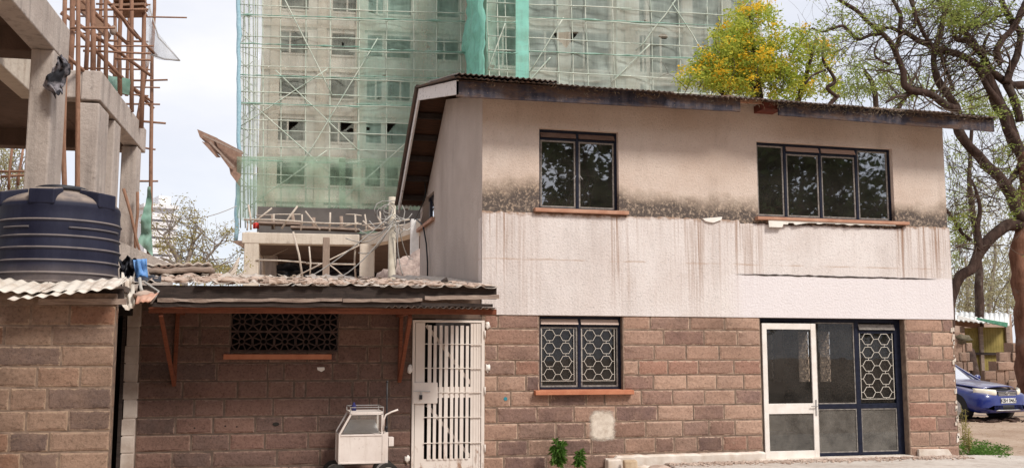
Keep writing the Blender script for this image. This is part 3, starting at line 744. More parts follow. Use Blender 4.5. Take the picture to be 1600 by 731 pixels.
for sx in (-.03, .035):
    b = MB(); xx = P(905, 260, YF).x+sx; b.bar((xx, YF+.07, 3.98), (xx+.03*(-1 if sx < 0 else 1), YF+.055, 3.93), .012, .01); b.build('handle', M['chrome'], t1)
# peeling white paint under the upper right sill
b = MB(); x0, x1 = P(1197, 346, YF).x, P(1395, 356, YF).x; n = 90; vs = []; fs = []; zs0 = w2[1]-.048
for i in range(n+1):
    x = x0+(x1-x0)*i/n; d = .018+.03*max(0, noise.noise(Vector((x*6, 3, 0)))*1.6)
    if i < 10: d = .10
    elif i < 20: d = .03 if i % 9 > 4 else .055
    elif i < 34: d = max(.02, .05-.004*(i-20))
    vs += [(x, YF-.07, zs0), (x, YF-.062-d*.2, zs0-d)]
for i in range(n): fs.append((i*2, i*2+1, i*2+3, i*2+2))
b.add(vs, fs); pe = b.build('peeling_paint', simple('peeling paint', (.68,.64,.58), (.78,.74,.68), 9), t2, solid=.003)
b = MB(); q0, q1 = P(1096, 344, YF), P(1127, 343, YF)
b.prism([(q0.x, YF-.035, q0.z+.02), (q1.x, YF-.035, q1.z+.035), (q1.x-.02, YF-.045, q1.z-.01), (q0.x+.16, YF-.045, q0.z-.035), (q0.x+.05, YF-.04, q0.z-.02)], (0, .02, 0)); b.build('loose_plaster', M['door_white'], house)
# side window
b = MB(); t = empty('window'); t.parent = house; t['label'] = 'narrow side window in the gable wall'
ya, yc = min(side_w[0], side_w[2]), max(side_w[0], side_w[2])
b = MB(); b.box(XL+.06, ya, side_w[1], XL+.1, ya+.05, side_w[3]); b.box(XL+.06, yc-.05, side_w[1], XL+.1, yc, side_w[3]); b.box(XL+.06, ya+.05, side_w[1], XL+.1, yc-.05, side_w[1]+.05); b.box(XL+.06, ya+.05, side_w[3]-.05, XL+.1, yc-.05, side_w[3]); b.box(XL+.055, (ya+yc)/2-.03, side_w[1], XL+.105, (ya+yc)/2+.03, side_w[3]); b.build('frame', M['navy'], t)
b = MB(); b.add([(XL+.08, ya, side_w[1]), (XL+.08, yc, side_w[1]), (XL+.08, yc, side_w[3]), (XL+.08, ya, side_w[3])], [(0,1,2,3)]); b.build('pane', M['glass_up'], t)
b = MB(); b.box(XL-.06, ya-.1, side_w[1]-.06, XL+.06, yc+.1, side_w[1]); b.build('sill', M['sill_pale'], t, bevel=.005)
# --- shopfront: white glazed door, tall panes, grille pane
sf = empty('shopfront'); sf.parent = house; sf['label'] = 'navy framed shopfront with an ajar white glazed door'
yd = YF+.11
X = lambda p, y=600: P(p, y, yd).x
Zd = lambda y, p=1300: P(p, y, yd).z
b = MB(); x0, x1 = dr[0], dr[2]
ztop = dr[3]; xa, xm, xn, xe = X(1276), X(1341), X(1400), dr[2]
b.box(x0, yd, ztop-.055, x1, yd+.06, ztop)
b.box(xm-.035, yd, .12, xm+.035, yd+.06, ztop-.055)
b.box(xn+.0, yd-.002, .12, x1, yd+.06, ztop-.055)
b.box(xa-.02, yd+.004, .12, xa+.012, yd+.06, ztop-.055)
zr = Zd(634, 1340); b.box(xa+.012, yd+.003, zr-.035, xm-.035, yd+.055, zr+.035); b.box(xm+.035, yd+.003, zr-.035, xn, yd+.055, zr+.035)
b.box(xa+.012, yd+.003, .112, xm-.035, yd+.055, .16); b.box(xm+.035, yd+.003, .112, xn, yd+.055, .16)
b.build('frame', M['navy'], sf, bevel=.003)
def pane(x0, z0, x1, z1, y, g_, par, nm='pane'):
    b = MB(); b.add([(x0,y,z0),(x1,y,z0),(x1,y,z1),(x0,y,z1)], [(0,1,2,3)]); return b.build(nm, g_, par)
def bead(x0, z0, x1, z1, y, par, t_=.015):
    b = MB(); panel_frame(b, x0, z0, x1, z1, y-.012, y+.01, t_); return b.build('glazing_bead', M['frame_dusty'], par)
for (a, z0_, c, z1_, gm) in ((xa+.012, zr+.035, xm-.035, ztop-.055, 'glass_dn'), (xa+.012, .16, xm-.035, zr-.035, 'glass_dusty'), (xm+.035, .16, xn, zr-.035, 'glass_dusty')):
    bead(a, z0_, c, z1_, yd+.02, sf); pane(a+.01, z0_+.01, c-.01, z1_-.01, yd+.02, M[gm], sf)
zt2 = ztop-.055
b = MB(); b.prism([(xm+.035, yd-.03, zt2-.10), (xn-.0, yd-.03, zt2-.10), (xn, yd+.0, zt2-.02), (xm+.035, yd+.0, zt2-.02)], (0, .012, 0)); b.build('vent_flap', M['frame_dusty'], sf)
b = MB(); b.box(xm+.035, yd+.0, zt2-.15, xn, yd+.04, zt2-.11); b.build('transom', M['navy'], sf)
pane(xm+.045, zr+.045, xn-.01, zt2-.12, yd+.03, M['glass_dn'], sf)
hex_grille(xm+.05, zr+.10, xn-.03, zt2-.14, yd+.004, 2, 5, .0062).build('grille', M['grille'], sf)
b = MB(); b.box(x0+.0, yd+.01, .12, x0+.035, yd+.06, ztop-.055); b.build('jamb', M['navy'], sf)
# the white door stands slightly proud
door = empty('door'); door.parent = house; door['label'] = 'white glazed door with a mid rail'
yo = YF+.03; Xo = lambda p, y=600: P(p, y, yo).x; Zo = lambda y: P(1235, y, yo).z
da, dc, z0_, z1_ = Xo(1193), Xo(1278, 620), Zo(717), Zo(505)
rz1, rz0 = Zo(630), Zo(646)
b = MB(); st = .085
b.box(da, yo, z0_, da+st*.85, yo+.04, z1_); b.box(dc-st*.9, yo, z0_, dc, yo+.04, z1_)
b.box(da+st*.85, yo+.002, z1_-.085, dc-st*.9, yo+.038, z1_); b.box(da+st*.85, yo+.002, rz0, dc-st*.9, yo+.038, rz1+.0); b.box(da+st*.85, yo+.002, z0_, dc-st*.9, yo+.038, z0_+.115)
b.build('frame', M['door_white'], door, bevel=.004)
pane(da+.06, rz1-.01, dc-.06, z1_-.07, yo+.02, M['glass_dn'], door); pane(da+.06, z0_+.1, dc-.06, rz0+.01, yo+.02, M['glass_dusty'], door)
b = MB(); xx = dc-.035; b.box(xx-.012, yo-.006, rz0-.03, xx+.012, yo, rz1+.05); b.bar((xx, yo-.03, rz1-.04), (xx-.09, yo-.03, rz1-.04), .012, .012); b.bar((xx, yo, rz1-.04), (xx, yo-.036, rz1-.04), .012, .012); b.build('handle', M['chrome'], door)

# --- roof of the house: corrugated sheets over rafters
XRR = P(1555, 190, OV).x
def corr(x0, x1, fz, y0, y1, per, amp, ny, seed=0, lift=0, sub=8, prof=None, yo=None, yj=0):
    """corrugated sheet running from y0 to y1 with waves along x; fz(x,y)=height"""
    n_ = max(4, int((x1-x0)/per*sub)); m_ = MB()
    def fn(u, v):
        x = x0+(x1-x0)*u; yy0 = y0+(yo(x) if yo else 0); y = yy0+(y1-yy0)*v
        wv = math.cos(2*PI*x/per) if prof is None else prof(x/per % 1)
        return Vector((x, y, fz(x, y)+amp*wv+lift+.012*noise.noise(Vector((x*1.1, y*.7, seed)))))
    m_.sheet(fn, n_, ny); return m_
zL_, zR_ = ZF, P(1555, 185, OV).z
def hz(x, y):
    return roof_z(y)+(zR_-ZF)*(x-XO)/(XRR-XO)
roof = empty('roof'); roof.parent = house; roof['label'] = 'old corrugated iron roof with littered edge'
xw = (XRR-XO)/11
for k in range(11):
    a = XO+k*xw; yo_ = U(-.05, .04)
    o_ = corr(a-.06, a+xw, hz, OV-.09+yo_, RIDGE[0], .076, .011, 12, k, .012+.007*(k % 2), 8).build('roof_sheet', M['tin_old'], roof, solid=.003)
    corr(a-.06, a+xw, hz, RIDGE[0], TAIL[0]+.05, .076, .011, 6, k, .012+.007*(k % 2), 6).build('roof_sheet', M['tin_old'], roof, solid=.003)
b = corr(XO-.03, XO+1.35, hz, OV-.16, RIDGE[0]-1, .076, .013, 8, 3, .055, 8, None, lambda x: .09*noise.noise(Vector((x*2, 3, 3))))
b.build('roof_sheet', M['tin_old'], roof, solid=.003)
b = MB(); b.sheet(lambda u, v: Vector((XO-.04+(XRR-XO+.08)*u, RIDGE[0]+.18*(v-.5)*2, hz(XO, RIDGE[0])+.045-.05*abs(v-.5)*2)), 20, 4); b.build('ridge_cap', M['tin_old'], roof, solid=.004)
# fascia in two lengths with a gap where rafters show
def fascia(xa_, ya_, xb_, yb_, h0, h1, mat='fascia', rag=.01, dy=0):
    n_ = 60; vs = []; fs = []
    A, B = P(xa_, ya_, OV), P(xb_, yb_, OV)
    for i in range(n_+1):
        u = i/n_; x = A.x+(B.x-A.x)*u; z = A.z+(B.z-A.z)*u+rag*.35*noise.noise(Vector((x*7, 1, 2))); h = h0+(h1-h0)*u+rag*noise.noise(Vector((x*3, 7, 2)))
        vs += [(x, OV+dy, z), (x, OV+dy, z+h), (x, OV+dy+.03, z+h), (x, OV+dy+.03, z)]
    for i in range(n_):
        for k in range(4): fs.append((i*4+k, i*4+(k+1) % 4, i*4+4+(k+1) % 4, i*4+4+k)[::-1])
    fs += [(0, 3, 2, 1)[::-1], tuple(n_*4+k for k in (0, 1, 2, 3))[::-1]]
    m_ = MB(); m_.add(vs, fs); return m_.build('fascia_board', M[mat], roof)
fascia(713, 151, 1157, 174.5, .205, .21); fascia(1217, 180, 1554, 206, .225, .165)
fascia(716, 141, 1156, 159, .085, .075, 'wood_brown', .03, .018)
b = MB(); q = P(1183, 175, OV+.25); b.box(q.x, OV+.06, q.z-.0, q.x+.29, OV+.35, q.z+.10); b.build('rafter_end', simple('dark red timber', (.09,.022,.015), (.15,.04,.025), 8, .8), roof)
q0, q1 = P(1150, 157, OV+.1), P(1222, 160, OV+.1); b = MB(); b.bar((q0.x, OV+.12, q0.z), (q1.x, OV+.12, q1.z), .03, .06); b.build('batten', simple('pale orange batten', (.38,.20,.13), (.48,.28,.19), 8, .8), roof)
# barge boards, gable soffit rafters
def slope_board(x, y0, y1, h, dz, mat, th=.03, n_=10):
    m_ = MB(); vs = []; fs = []
    for i in range(n_+1):
        y = y0+(y1-y0)*i/n_; z = roof_z(y)-dz+.006*noise.noise(Vector((y*3, 2, 5)))
        vs += [(x, y, z-h), (x+th, y, z-h), (x+th, y, z), (x, y, z)]
    for i in range(n_):
        for k in range(4): fs.append((i*4+k, i*4+(k+1) % 4, i*4+4+(k+1) % 4, i*4+4+k))
    fs += [(0, 1, 2, 3)[::-1], tuple(n_*4+k for k in (0, 1, 2, 3))]
    m_.add(vs, fs); return m_.build('barge_board', mat, roof)
slope_board(XO+.0, OV+.0, RIDGE[0], .19, .02, M['barge']); slope_board(XO+.002, RIDGE[0]+.003, TAIL[0], .16, .02, M['barge']); slope_board(XRR-.03, OV+.03, RIDGE[0], .17, .02, M['fascia']); slope_board(XRR-.03, RIDGE[0]+.003, TAIL[0], .17, .02, M['fascia'])
def soffit_run(xa_, xb_, ys, mat='wood_brown'):
    for i, y in enumerate(ys):
        m_ = MB(); z = roof_z(y)-.03; m_.box(xa_, y-.03, z-.09, xb_, y+.03, z); m_.build('purlin', M['wood_dark'], roof)
ys = [OV+.35+i*.42 for i in range(int((TAIL[0]-OV)/.42))]
soffit_run(XO+.04, XL+.0, ys); soffit_run(XR, XRR-.04, ys)
m_ = MB(); m_.sheet(lambda u, v: Vector((XO+.03+(XRR-XO-.06)*u, OV+.03+(RIDGE[0]-OV-.03)*v, hz(XO, OV+.03+(RIDGE[0]-OV-.03)*v)-.012)), 2, 4, False); m_.build('roof_boarding', M['board_dark'], roof)
m_ = MB(); m_.sheet(lambda u, v: Vector((XO+.03+(XRR-XO-.06)*u, RIDGE[0]+(TAIL[0]-RIDGE[0])*v, hz(XO, RIDGE[0]+(TAIL[0]-RIDGE[0])*v)-.012)), 2, 4, False); m_.build('roof_boarding', M['board_dark'], roof)
# leaf litter on the roof edge
b = MB()
for k in range(2600):
    x = U(XO+.1, XRR-.1); dens = .35+.65*(x > P(1200, 180, OV).x and x < P(1440, 180, OV).x) - .2*(x < P(1100, 180, OV).x)
    if R() > dens: continue
    y = OV-.1+abs(random.gauss(0, .10)); z = hz(x, y)+.015+U(-.03, .02)
    if R() < .5: y = OV-.015-U(0, .02); z = hz(x, OV)-.02-abs(random.gauss(0, .035))
    p = Vector((x, y, z)); d = Vector((U(-1,1), U(-1,1), U(-1,.6))).normalized()*U(.012, .04); e = Vector((U(-1,1), U(-1,1), U(-1,1))).normalized()*.006
    b.add([p-d, p+e, p+d, p-e], [(0,1,2,3)])
lt = b.build('leaf_litter', simple('dry litter', (.12,.09,.06), (.30,.24,.17), 40, .95), roof); lt['kind'] = 'stuff'
# cable and pipe on the gable
b = MB(); b.tube([PX(x_, y_, XL-.04) for x_, y_ in ((664, 250), (663.5, 280), (665, 300), (662, 315), (656, 328), (648, 343))], .012, 6); b.build('cable', M['cable'], house)
b = MB(); b.tube([PX(x_, y_, XL-.05) for x_, y_ in ((650, 342), (661, 352), (666, 380), (668, 410), (668, 436))], .014, 6); b.build('cable', M['cable'], house)

# ================================================================== MIDDLE OUTBUILDING
YM = YF
zM = [P(250, y, YM).z for y in (484, 511, 539.5, 567, 595.5, 623.4, 652.3, 679, 706, 733)]; zM += [.0]
shed = empty('outbuilding', (0, 0, 0), 0, 'low shade-darkened stone outbuilding joined to the left of the house, with a steel gate', 'outbuilding')
xs0 = P(215, 600, YM).x; gx0, gx1 = P(644, 600, YM).x, P(757, 600, YM).x
vt = (P(361, 520, YM).x, P(440, 549, YM).z, P(528, 520, YM).x, P(440, 487, YM).z)
gt = (gx0, .0, XL-.005, P(700, 498, YM).z)
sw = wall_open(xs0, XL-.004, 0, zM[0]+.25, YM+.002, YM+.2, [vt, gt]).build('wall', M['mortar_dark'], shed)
MJ = [([215, 312, 361], [528, 577.7, 643]), ([215, 283, 312, 361], [528, 597, 643]), ([215, 270, 333.6, 361], [361, 420, 480, 528], [528, 574, 595, 643]),
 ([215, 338.8, 417.9, 443.7, 519, 560, 597, 643],), ([215, 285, 371.4, 418, 459, 477.4, 550.5, 575, 608, 643],),
 ([215, 303, 350, 427, 514, 551, 577, 591.4, 643],), ([215, 274, 333, 398.7, 441.7, 496.4, 560, 608, 643],),
 ([215, 298, 358.6, 413.8, 481, 545, 600, 643],), ([214, 268.6, 331, 432.3, 500, 570, 643],), ([214, 300, 370, 450, 530, 600, 643],)]
for i in range(10):
    ymid = P(450, 500, YM); yy = [497, 525, 553, 581, 609, 638, 665, 692, 719, 745][i]
    for seg in MJ[i]:
        xs = [jx(p, yy, YM) for p in seg]
        if seg[0] in (214, 215): xs[0] = xs0+.004
        if seg[-1] == 643: xs[-1] = gx0-.004
        if seg[-1] == 361: xs[-1] = vt[0]-.003
        if seg[0] == 528: xs[0] = vt[2]+.003
        if seg[0] == 361: xs[0] = vt[0]; xs[-1] = vt[2]
        if seg[-1] == 361 and i == 2: xs[-1] = vt[0]
        if seg[0] == 528 and i == 2: xs[0] = vt[2]
        lay(sw, vt[1]-.004 if seg[0] == 361 else zM[i], zM[i+1], xs, YM+.002, M['stone_shaded'], .013)
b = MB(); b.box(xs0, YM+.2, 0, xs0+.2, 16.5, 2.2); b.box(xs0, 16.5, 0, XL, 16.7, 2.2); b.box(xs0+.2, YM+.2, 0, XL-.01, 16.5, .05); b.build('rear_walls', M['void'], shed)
# white painted pier at the left end of the wall
b = MB(); px0 = P(193, 600, YM-.1).x; zz = [2.35]+[z for z in zM[1:]]
for i in range(len(zz)-1):
    j = U(-.012, .012); b.box(px0+j, YM-.1, zz[i+1]+.008, xs0+.01+U(-.012, .012), YM+.15, zz[i]-.008)
b.box(px0+.01, YM-.094, 0, xs0, YM+.1, 2.3)
pr = b.build('pier', simple('whitewashed pier', (.36,.28,.23), (.56,.48,.42), 4, .95, .6, 40, 'World'), shed, bevel=.006); pr['label'] = 'flaking whitewashed pier'
# ventilation blocks
b = MB(); b.box(P(349, 557, YM-.04).x, YM-.055, P(430, 561, YM).z, P(518, 557, YM-.04).x, YM+.05, P(430, 553, YM).z); b.build('sill', M['sill'], shed, bevel=.004)
nvc = 5; vw = (vt[2]-vt[0])/nvc; vh = (vt[3]-vt[1])/2
vb = MB(); cy = .0
hw_, hh_ = vw/2, vh/2
def vl(a, c, t_=.016): vb.bar((a[0], 0, a[1]), (c[0], 0, c[1]), t_, .05, (0, 1, 0))
nr_ = 10
for k in range(nr_): vl((.036*math.cos(2*PI*k/nr_), .036*math.sin(2*PI*k/nr_)), (.036*math.cos(2*PI*(k+1)/nr_), .036*math.sin(2*PI*(k+1)/nr_)), .016)
for sx in (-1, 1):
    for sz in (-1, 1):
        A_, B_ = (sx*hw_*.42, sz*(hh_-.006)), (sx*(hw_-.006), sz*hh_*.42)
        vl((sx*.018, sz*.032), A_, .015); vl((sx*.032, sz*.016), B_, .015); vl(A_, B_, .015); vl(A_, (0, sz*(hh_-.006)), .015); vl(B_, (sx*(hw_-.006), 0), .015)
vme = vb.mesh('vent_block', M['vent'])
for i in range(nvc):
    for j in range(2):
        o = bpy.data.objects.new('vent_block', vme); COL.objects.link(o); o.parent = shed; o.location = (vt[0]+(i+.5)*vw, YM+.03, vt[1]+(j+.5)*vh)
b = MB(); b.box(vt[0], YM+.0, vt[1], vt[2], YM+.06, vt[1]+.02); b.box(vt[0], YM+.0, (vt[1]+vt[3])/2-.012, vt[2], YM+.055, (vt[1]+vt[3])/2+.012); b.build('vent_frame', M['vent'], shed)
# small white flake stuck on the wall + drilled holes
b = MB(); q = P(501, 576, YM); b.prism([(q.x-.045, YM-.018, q.z+.02), (q.x+.045, YM-.018, q.z+.022), (q.x+.05, YM-.018, q.z-.01), (q.x+.01, YM-.018, q.z-.035), (q.x-.04, YM-.018, q.z-.012)][::-1], (0, .01, 0)); b.build('paint_flake', M['door_white'], shed)
for hx, hy in ((304, 668), (352, 665), (370, 666), (431, 662)):
    b = MB(); q = P(hx, hy, YM); s_ = .012 if hx < 400 else .03
    b.prism([(q.x+s_*math.cos(t*PI/4)*(1.4 if hx > 400 else 1), YM-.0135, q.z+s_*.8*math.sin(t*PI/4)) for t in range(8)], (0, .008, 0)); b.build('socket_hole', M['void'], shed)
# --- steel gate
gate = empty('gate'); gate.parent = shed; gate['label'] = 'cream barred steel gate with a lock plate'
yg = YM-.03; GX = lambda p: P(p, 600, yg).x; GZ = lambda y: P(700, y, yg).z
za, zt = .03, GZ(500)
b = MB(); b.box(GX(644), yg, za, GX(648), yg+.05, zt); b.box(GX(752), yg, za, GX(757), yg+.05, zt); b.box(GX(648), yg, zt-.03, GX(752), yg+.05, zt); b.build('frame', M['white_steel'], gate, bevel=.003)
b = MB(); b.box(GX(649), yg+.012, za+.03, GX(663.5), yg+.03, zt-.035); b.build('panel', M['white_steel'], gate)
b = MB(); b.box(GX(735.5), yg+.014, za+.03, GX(751.5), yg+.03, zt-.035)
for p in (740, 744.5, 748.5): b.box(GX(p), yg+.008, za+.03, GX(p+1.2), yg+.014, zt-.035)
b.build('panel', M['white_steel'], gate)
b = MB(); b.box(GX(663.5), yg+.012, za+.03, GX(735.5), yg+.03, GZ(716)); b.build('panel', M['white_steel'], gate)
b = MB(); b.box(GX(684), yg+.016, GZ(621), GX(735.5), yg+.03, GZ(604)); b.build('mid_rail', M['white_steel'], gate)
for i, p in enumerate((671, 679.5, 688.5, 697, 706, 713.5, 721.5, 730)):
    b = MB(); wv = .0195 if i % 3 else .023; b.box(GX(p)-wv, yg+.0, GZ(715)-.02, GX(p)+wv, yg+.011, GZ(508+(i % 2)*.8)); b.build('bar', M['white_steel'], gate)
for y_ in (537, 574.5, 612, 651, 691):
    b = MB(); b.bar((GX(663), yg-.006, GZ(y_)), (GX(752), yg-.006, GZ(y_)-.004), .01, .01); b.build('cross_rod', M['white_steel'], gate)
for a_, c_ in (((666, 508), (737, 600)), ((668, 632), (736, 714))):
    b = MB(); b.bar((GX(a_[0]), yg+.036, GZ(a_[1])), (GX(c_[0]), yg+.036, GZ(c_[1])), .01, .04); b.build('brace', M['white_steel'], gate)
b = MB(); b.box(GX(645.5), yg-.012, GZ(629.5), GX(683.5), yg-.002, GZ(597)); b.build('lock_plate', M['white_steel'], gate, bevel=.002)
b = MB(); b.bar((GX(646), yg-.02, GZ(610)), (GX(672), yg-.02, GZ(611)), .012, .012); b.bar((GX(658), yg-.02, GZ(610)), (GX(658), yg-.02, GZ(617)), .02, .02); b.build('bolt', M['chrome'], gate)
b = MB(); b.box(GX(655), yg-.035, GZ(623), GX(659.5), yg-.015, GZ(616)); b.build('padlock', M['black_steel'], gate, bevel=.004)
for p_, y_ in ((762, 507), (762, 575), (641, 577), (636, 716)):
    b = MB(); q = P(p_, y_, YM-.02); b.blob(q, (.035, .015, .045), 8, 6, .5, y_); b.build('mortar_dab', M['door_white'], gate)
for y_ in (522, 610, 700):
    b = MB(); q = P(757.5, y_, yg-.004); b.tube([(q.x, q.y-.004, q.z-.05), (q.x, q.y-.004, q.z+.05)], .011, 8); b.build('hinge', M['white_steel'], gate)
# --- lean-to roof
YO = 11.8
RX0, RX1 = P(213, 447, YO).x, P(779, 451, YO).x
zE = P(500, 448, YO).z; zBk = P(500, 433.5, 16.6).z
def mz(x, y): return zE+.012+(zBk-zE)*(y-YO)/(16.6-YO)+(-.0)*(x)
mid_prof = lambda t: (math.exp(-((t-.5)/.16)**2))*1.0
rf = empty('roof'); rf.parent = shed; rf['label'] = 'lean-to roof of dusty ribbed sheets'
xk = (RX1-RX0)/6
for k in range(6):
    a = RX0+k*xk
    tilt = U(-.01, .01)
    corr(a-.05, a+xk, lambda x, y: mz(x, y)+tilt*(y-YO), YO+U(-.03, .03), 16.6, .222, .030, 14, k*3, .006*(k % 2), 14, mid_prof, lambda x: .02*noise.noise(Vector((x*5, k, 0)))).build('roof_sheet', M['tin_dusty'], rf, solid=.003)
def plank(nm, x0p, y0p, x1p, y1p, Y, h, d, mat, par, n_=24, rag=.006):
    A, B = P(x0p, y0p, Y), P(x1p, y1p, Y); vs = []; fs = []
    for i in range(n_+1):
        u = i/n_; x = A.x+(B.x-A.x)*u; z = A.z+(B.z-A.z)*u; a1 = rag*noise.noise(Vector((x*5, Y*3, z*7))); a2 = rag*noise.noise(Vector((x*6, Y*5, z*3+4)))
        vs += [(x, Y+a1, z-h/2+a2), (x, Y+d, z-h/2+a2), (x, Y+d, z+h/2+a1), (x, Y+a2, z+h/2+a1)]
    for i in range(n_):
        for k in range(4): fs.append((i*4+k, i*4+(k+1) % 4, i*4+4+(k+1) % 4, i*4+4+k))
    fs += [(0, 1, 2, 3)[::-1], tuple(n_*4+k for k in (0, 1, 2, 3))]
    m_ = MB(); m_.add(vs, fs); return m_.build(nm, mat, par)
plank('fascia_board', 224, 456.5, 776, 457, YO+.06, .155, .03, M['wood_dark'], rf)
plank('eave_board', 246, 469, 535, 468.5, YO+.0, .038, .03, M['wood_grey'], rf, 40, .012)
plank('eave_board', 536, 469.5, 660, 468.5, YO-.01, .036, .03, M['wood_grey'], rf, 30, .012)
plank('eave_board', 664, 465.5, 780, 463, YO+.0, .05, .03, M['wood_grey'], rf, 30, .012)
plank('under_batten', 232, 476, 700, 476, YO+.02, .05, .03, M['wood_dark'], rf, 40, .012)
plank('wall_plate', 232, 484, 776, 487, YO+.1, .065, .05, M['wood_red'], rf, 30, .004)
plank('batten', 640, 475, 770, 477, YO+.03, .035, .05, M['wood_dark'], rf)
plank('under_batten', 215, 459, 650, 462, YO+.3, .2, .03, M['wood_dark'], rf)
b = corr(P(600, 482, YO).x, P(776, 482, YO).x, lambda x, y: P(690, 480.5, YO).z+(y-YO)*.05, YO-.02, YO+.5, .076, .012, 4, 9, 0, 8); b.build('under_sheet', M['tin_old'], rf, solid=.003)
# timber struts carrying the eave
for pts in ((((251, 490), YO+.12), ((272, 600), YM-.03)), (((278, 490), YM-.035), ((272, 602), YM-.035)), (((641, 494), YO+.14), ((624, 594), YM-.03)), (((627, 494), YM-.035), ((624, 596), YM-.035))):
    (a_, Ya), (c_, Yc) = pts; b = MB(); b.bar(P(a_[0], a_[1], Ya), P(c_[0], c_[1], Yc), .045, .07, (0, 1, 0)); b.build('bracket', M['wood_red'], rf, bevel=.004)
for x_ in (P(276, 488, YO+.2).x, P(638, 490, YO+.2).x):
    b = MB(); b.box(x_-.03, YO+.15, 2.02, x_+.03, YM, 2.10); b.build('bracket', M['wood_red'], rf)

# ================================================================== LEFT OUTBUILDING
YL = 11.0
zL = [P(100, y, YL).z for y in (475.8, 508.7, 540, 572, 605, 640.5, 673.5, 705.5, 738)]; zL += [zL[-1]-.22, .0]
lob = empty('outbuilding', (0, 0, 0), 0, 'tan stone block outbuilding carrying the water tank at the left', 'outbuilding')
xr_ = P(176, 600, YL).x; xl_ = P(-140, 600, YL).x
lw = MB(); lw.box(xl_, YL, 0, xr_-.004, YL+.2, zL[0]+.12); lwo = lw.build('wall', M['mortar'], lob)
LJ = [[-130, -50, 48, 109, 179], [-60, 6.6, 81.4, 178], [-120, -20, 95.7, 177], [-90, -10, 57.7, 125.5, 176], [-80, 15.4, 73, 175], [-60, 41, 106.8, 173], [-80, 13.7, 76.6, 172], [-60, 32, 91.4, 170], [-100, 10, 100, 169], [-60, 50, 130, 168]]
for i in range(10):
    yy = [492, 524, 556, 588, 622, 657, 690, 722, 755, 790][i]
    xs = [jx(p, yy, YL) for p in LJ[i]]; xs[-1] = xr_
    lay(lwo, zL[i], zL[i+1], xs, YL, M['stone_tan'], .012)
    o = bpy.data.objects.new('brick', brick_mesh(.19, zL[i]-zL[i+1]-.012, M['stone_tan'], 1)); COL.objects.link(o); o.parent = lwo; o.rotation_euler = (0, 0, PI/2); o.location = (xr_-.012, YL+.105, (zL[i]+zL[i+1])/2)
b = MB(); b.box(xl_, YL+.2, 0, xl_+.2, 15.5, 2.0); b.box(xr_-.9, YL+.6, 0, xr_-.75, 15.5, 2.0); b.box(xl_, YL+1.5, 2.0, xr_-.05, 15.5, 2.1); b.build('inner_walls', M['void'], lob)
b = MB(); b.box(P(187, 600, YM-.12).x, YM-.12, 0, P(192.5, 600, YM-.12).x, YM-.0, 2.25); b.build('door_post', M['wood_dark'], lob)
b = MB(); b.box(xr_-.75, YM+.9, 0, xs0, YM+1.0, 2.3); b.build('passage_blocker', M['void'], lob)  # added near-black wall, keeps sky light out of the passage gap
plank('eave_board', 60, 471, 197, 471, YL-.02, .06, .05, M['wood_grey'], lob)
plank('eave_board', -60, 468, 120, 470, YL+.03, .07, .05, M['wood_brown'], lob)
plank('lintel', -60, 458, 192, 460, YL+.12, .12, .1, M['wood_dark'], lob)
zs_ = P(100, 446, YL-.25).z
def wavy(x0p, x1p, ya, yb_, Y0, depth, per, amp, seed, tl, rise=.15):
    A, B = P(x0p, ya, Y0), P(x1p, yb_, Y0)
    n_ = int(abs(B.x-A.x)/per*10); m_ = MB()
    def fn(u, v):
        x = A.x+(B.x-A.x)*u; z = A.z+(B.z-A.z)*u
        fy = Y0+depth*v+.10*noise.noise(Vector((x*2.2, seed, 1)))*(1-v)
        return Vector((x+tl*v, fy, z+rise*v+amp*math.cos(2*PI*u*abs(B.x-A.x)/per)+.02*noise.noise(Vector((x*2, seed, 5)))))
    m_.sheet(fn, n_, 10); return m_.build('roof_sheet', M['tin_pale'], lob, solid=.004)
wavy(-70, 62, 452, 457, YL-.24, .6, .125, .011, 1, .1)
s_ = wavy(12, 184, 470, 449, YL-.36, .7, .125, .012, 4, .05)
wavy(60, 185, 456, 450, YL-.2, .6, .125, .010, 8, 0)
b = MB(); b.box(xl_, YL+.5, P(90, 443, YL+.9).z-.1, xr_+.02, 13.6, P(90, 443, YL+.9).z-.04); b.build('roof_deck', M['tin_old'], lob)

# ================================================================== WATER TANK
TY = 11.9
tc_ = P(89.5, 440, TY); rT = (P(187.5, 380, TY).x-P(-8, 380, TY).x)/2*.985
zb_ = P(90, 441, TY-rT).z; H_ = P(90, 319, TY-rT).z-zb_
tank = empty('water_tank', (tc_.x, TY, zb_), 0, 'large blue-black plastic water tank with ribs on the left roof', 'water tank')
prof = [(0.0, 0), (rT*.97, 0), (rT*.985, .02)]; edg = [0, 0, 0]
ribs = [.125, .285, .445, .60, .805]
z = .02; steps = 120
for i in range(steps+1):
    z = .02+(H_-.02)*i/steps; t = z/H_; k = max(math.exp(-((t-r_)/.012)**2) for r_ in ribs)
    bulge = .008*math.sin(PI*t*6); prof.append((rT*(.985-.004*math.cos(t*20))+.016*k+bulge*.3, z)); edg.append(k)
for (f_, z_) in ((.975, .03), (.95, .06), (.88, .10), (.74, .145), (.55, .185), (.42, .20), (.415, .24), (.40, .245), (0, .25)):
    prof.append((rT*f_, H_+z_)); edg.append(0)
b = MB(); b.lathe((0, 0, 0), prof, 72); b.e = [e for e in edg for _ in range(72)]; b.build('body', M['tank'], tank)
b = MB(); b.lathe((0, 0, H_+.225), [(0, .06), (rT*.2, .058), (rT*.38, .045), (rT*.44, .03), (rT*.45, 0), (rT*.43, -.01)], 40); b.build('lid', M['black_plastic'], tank)
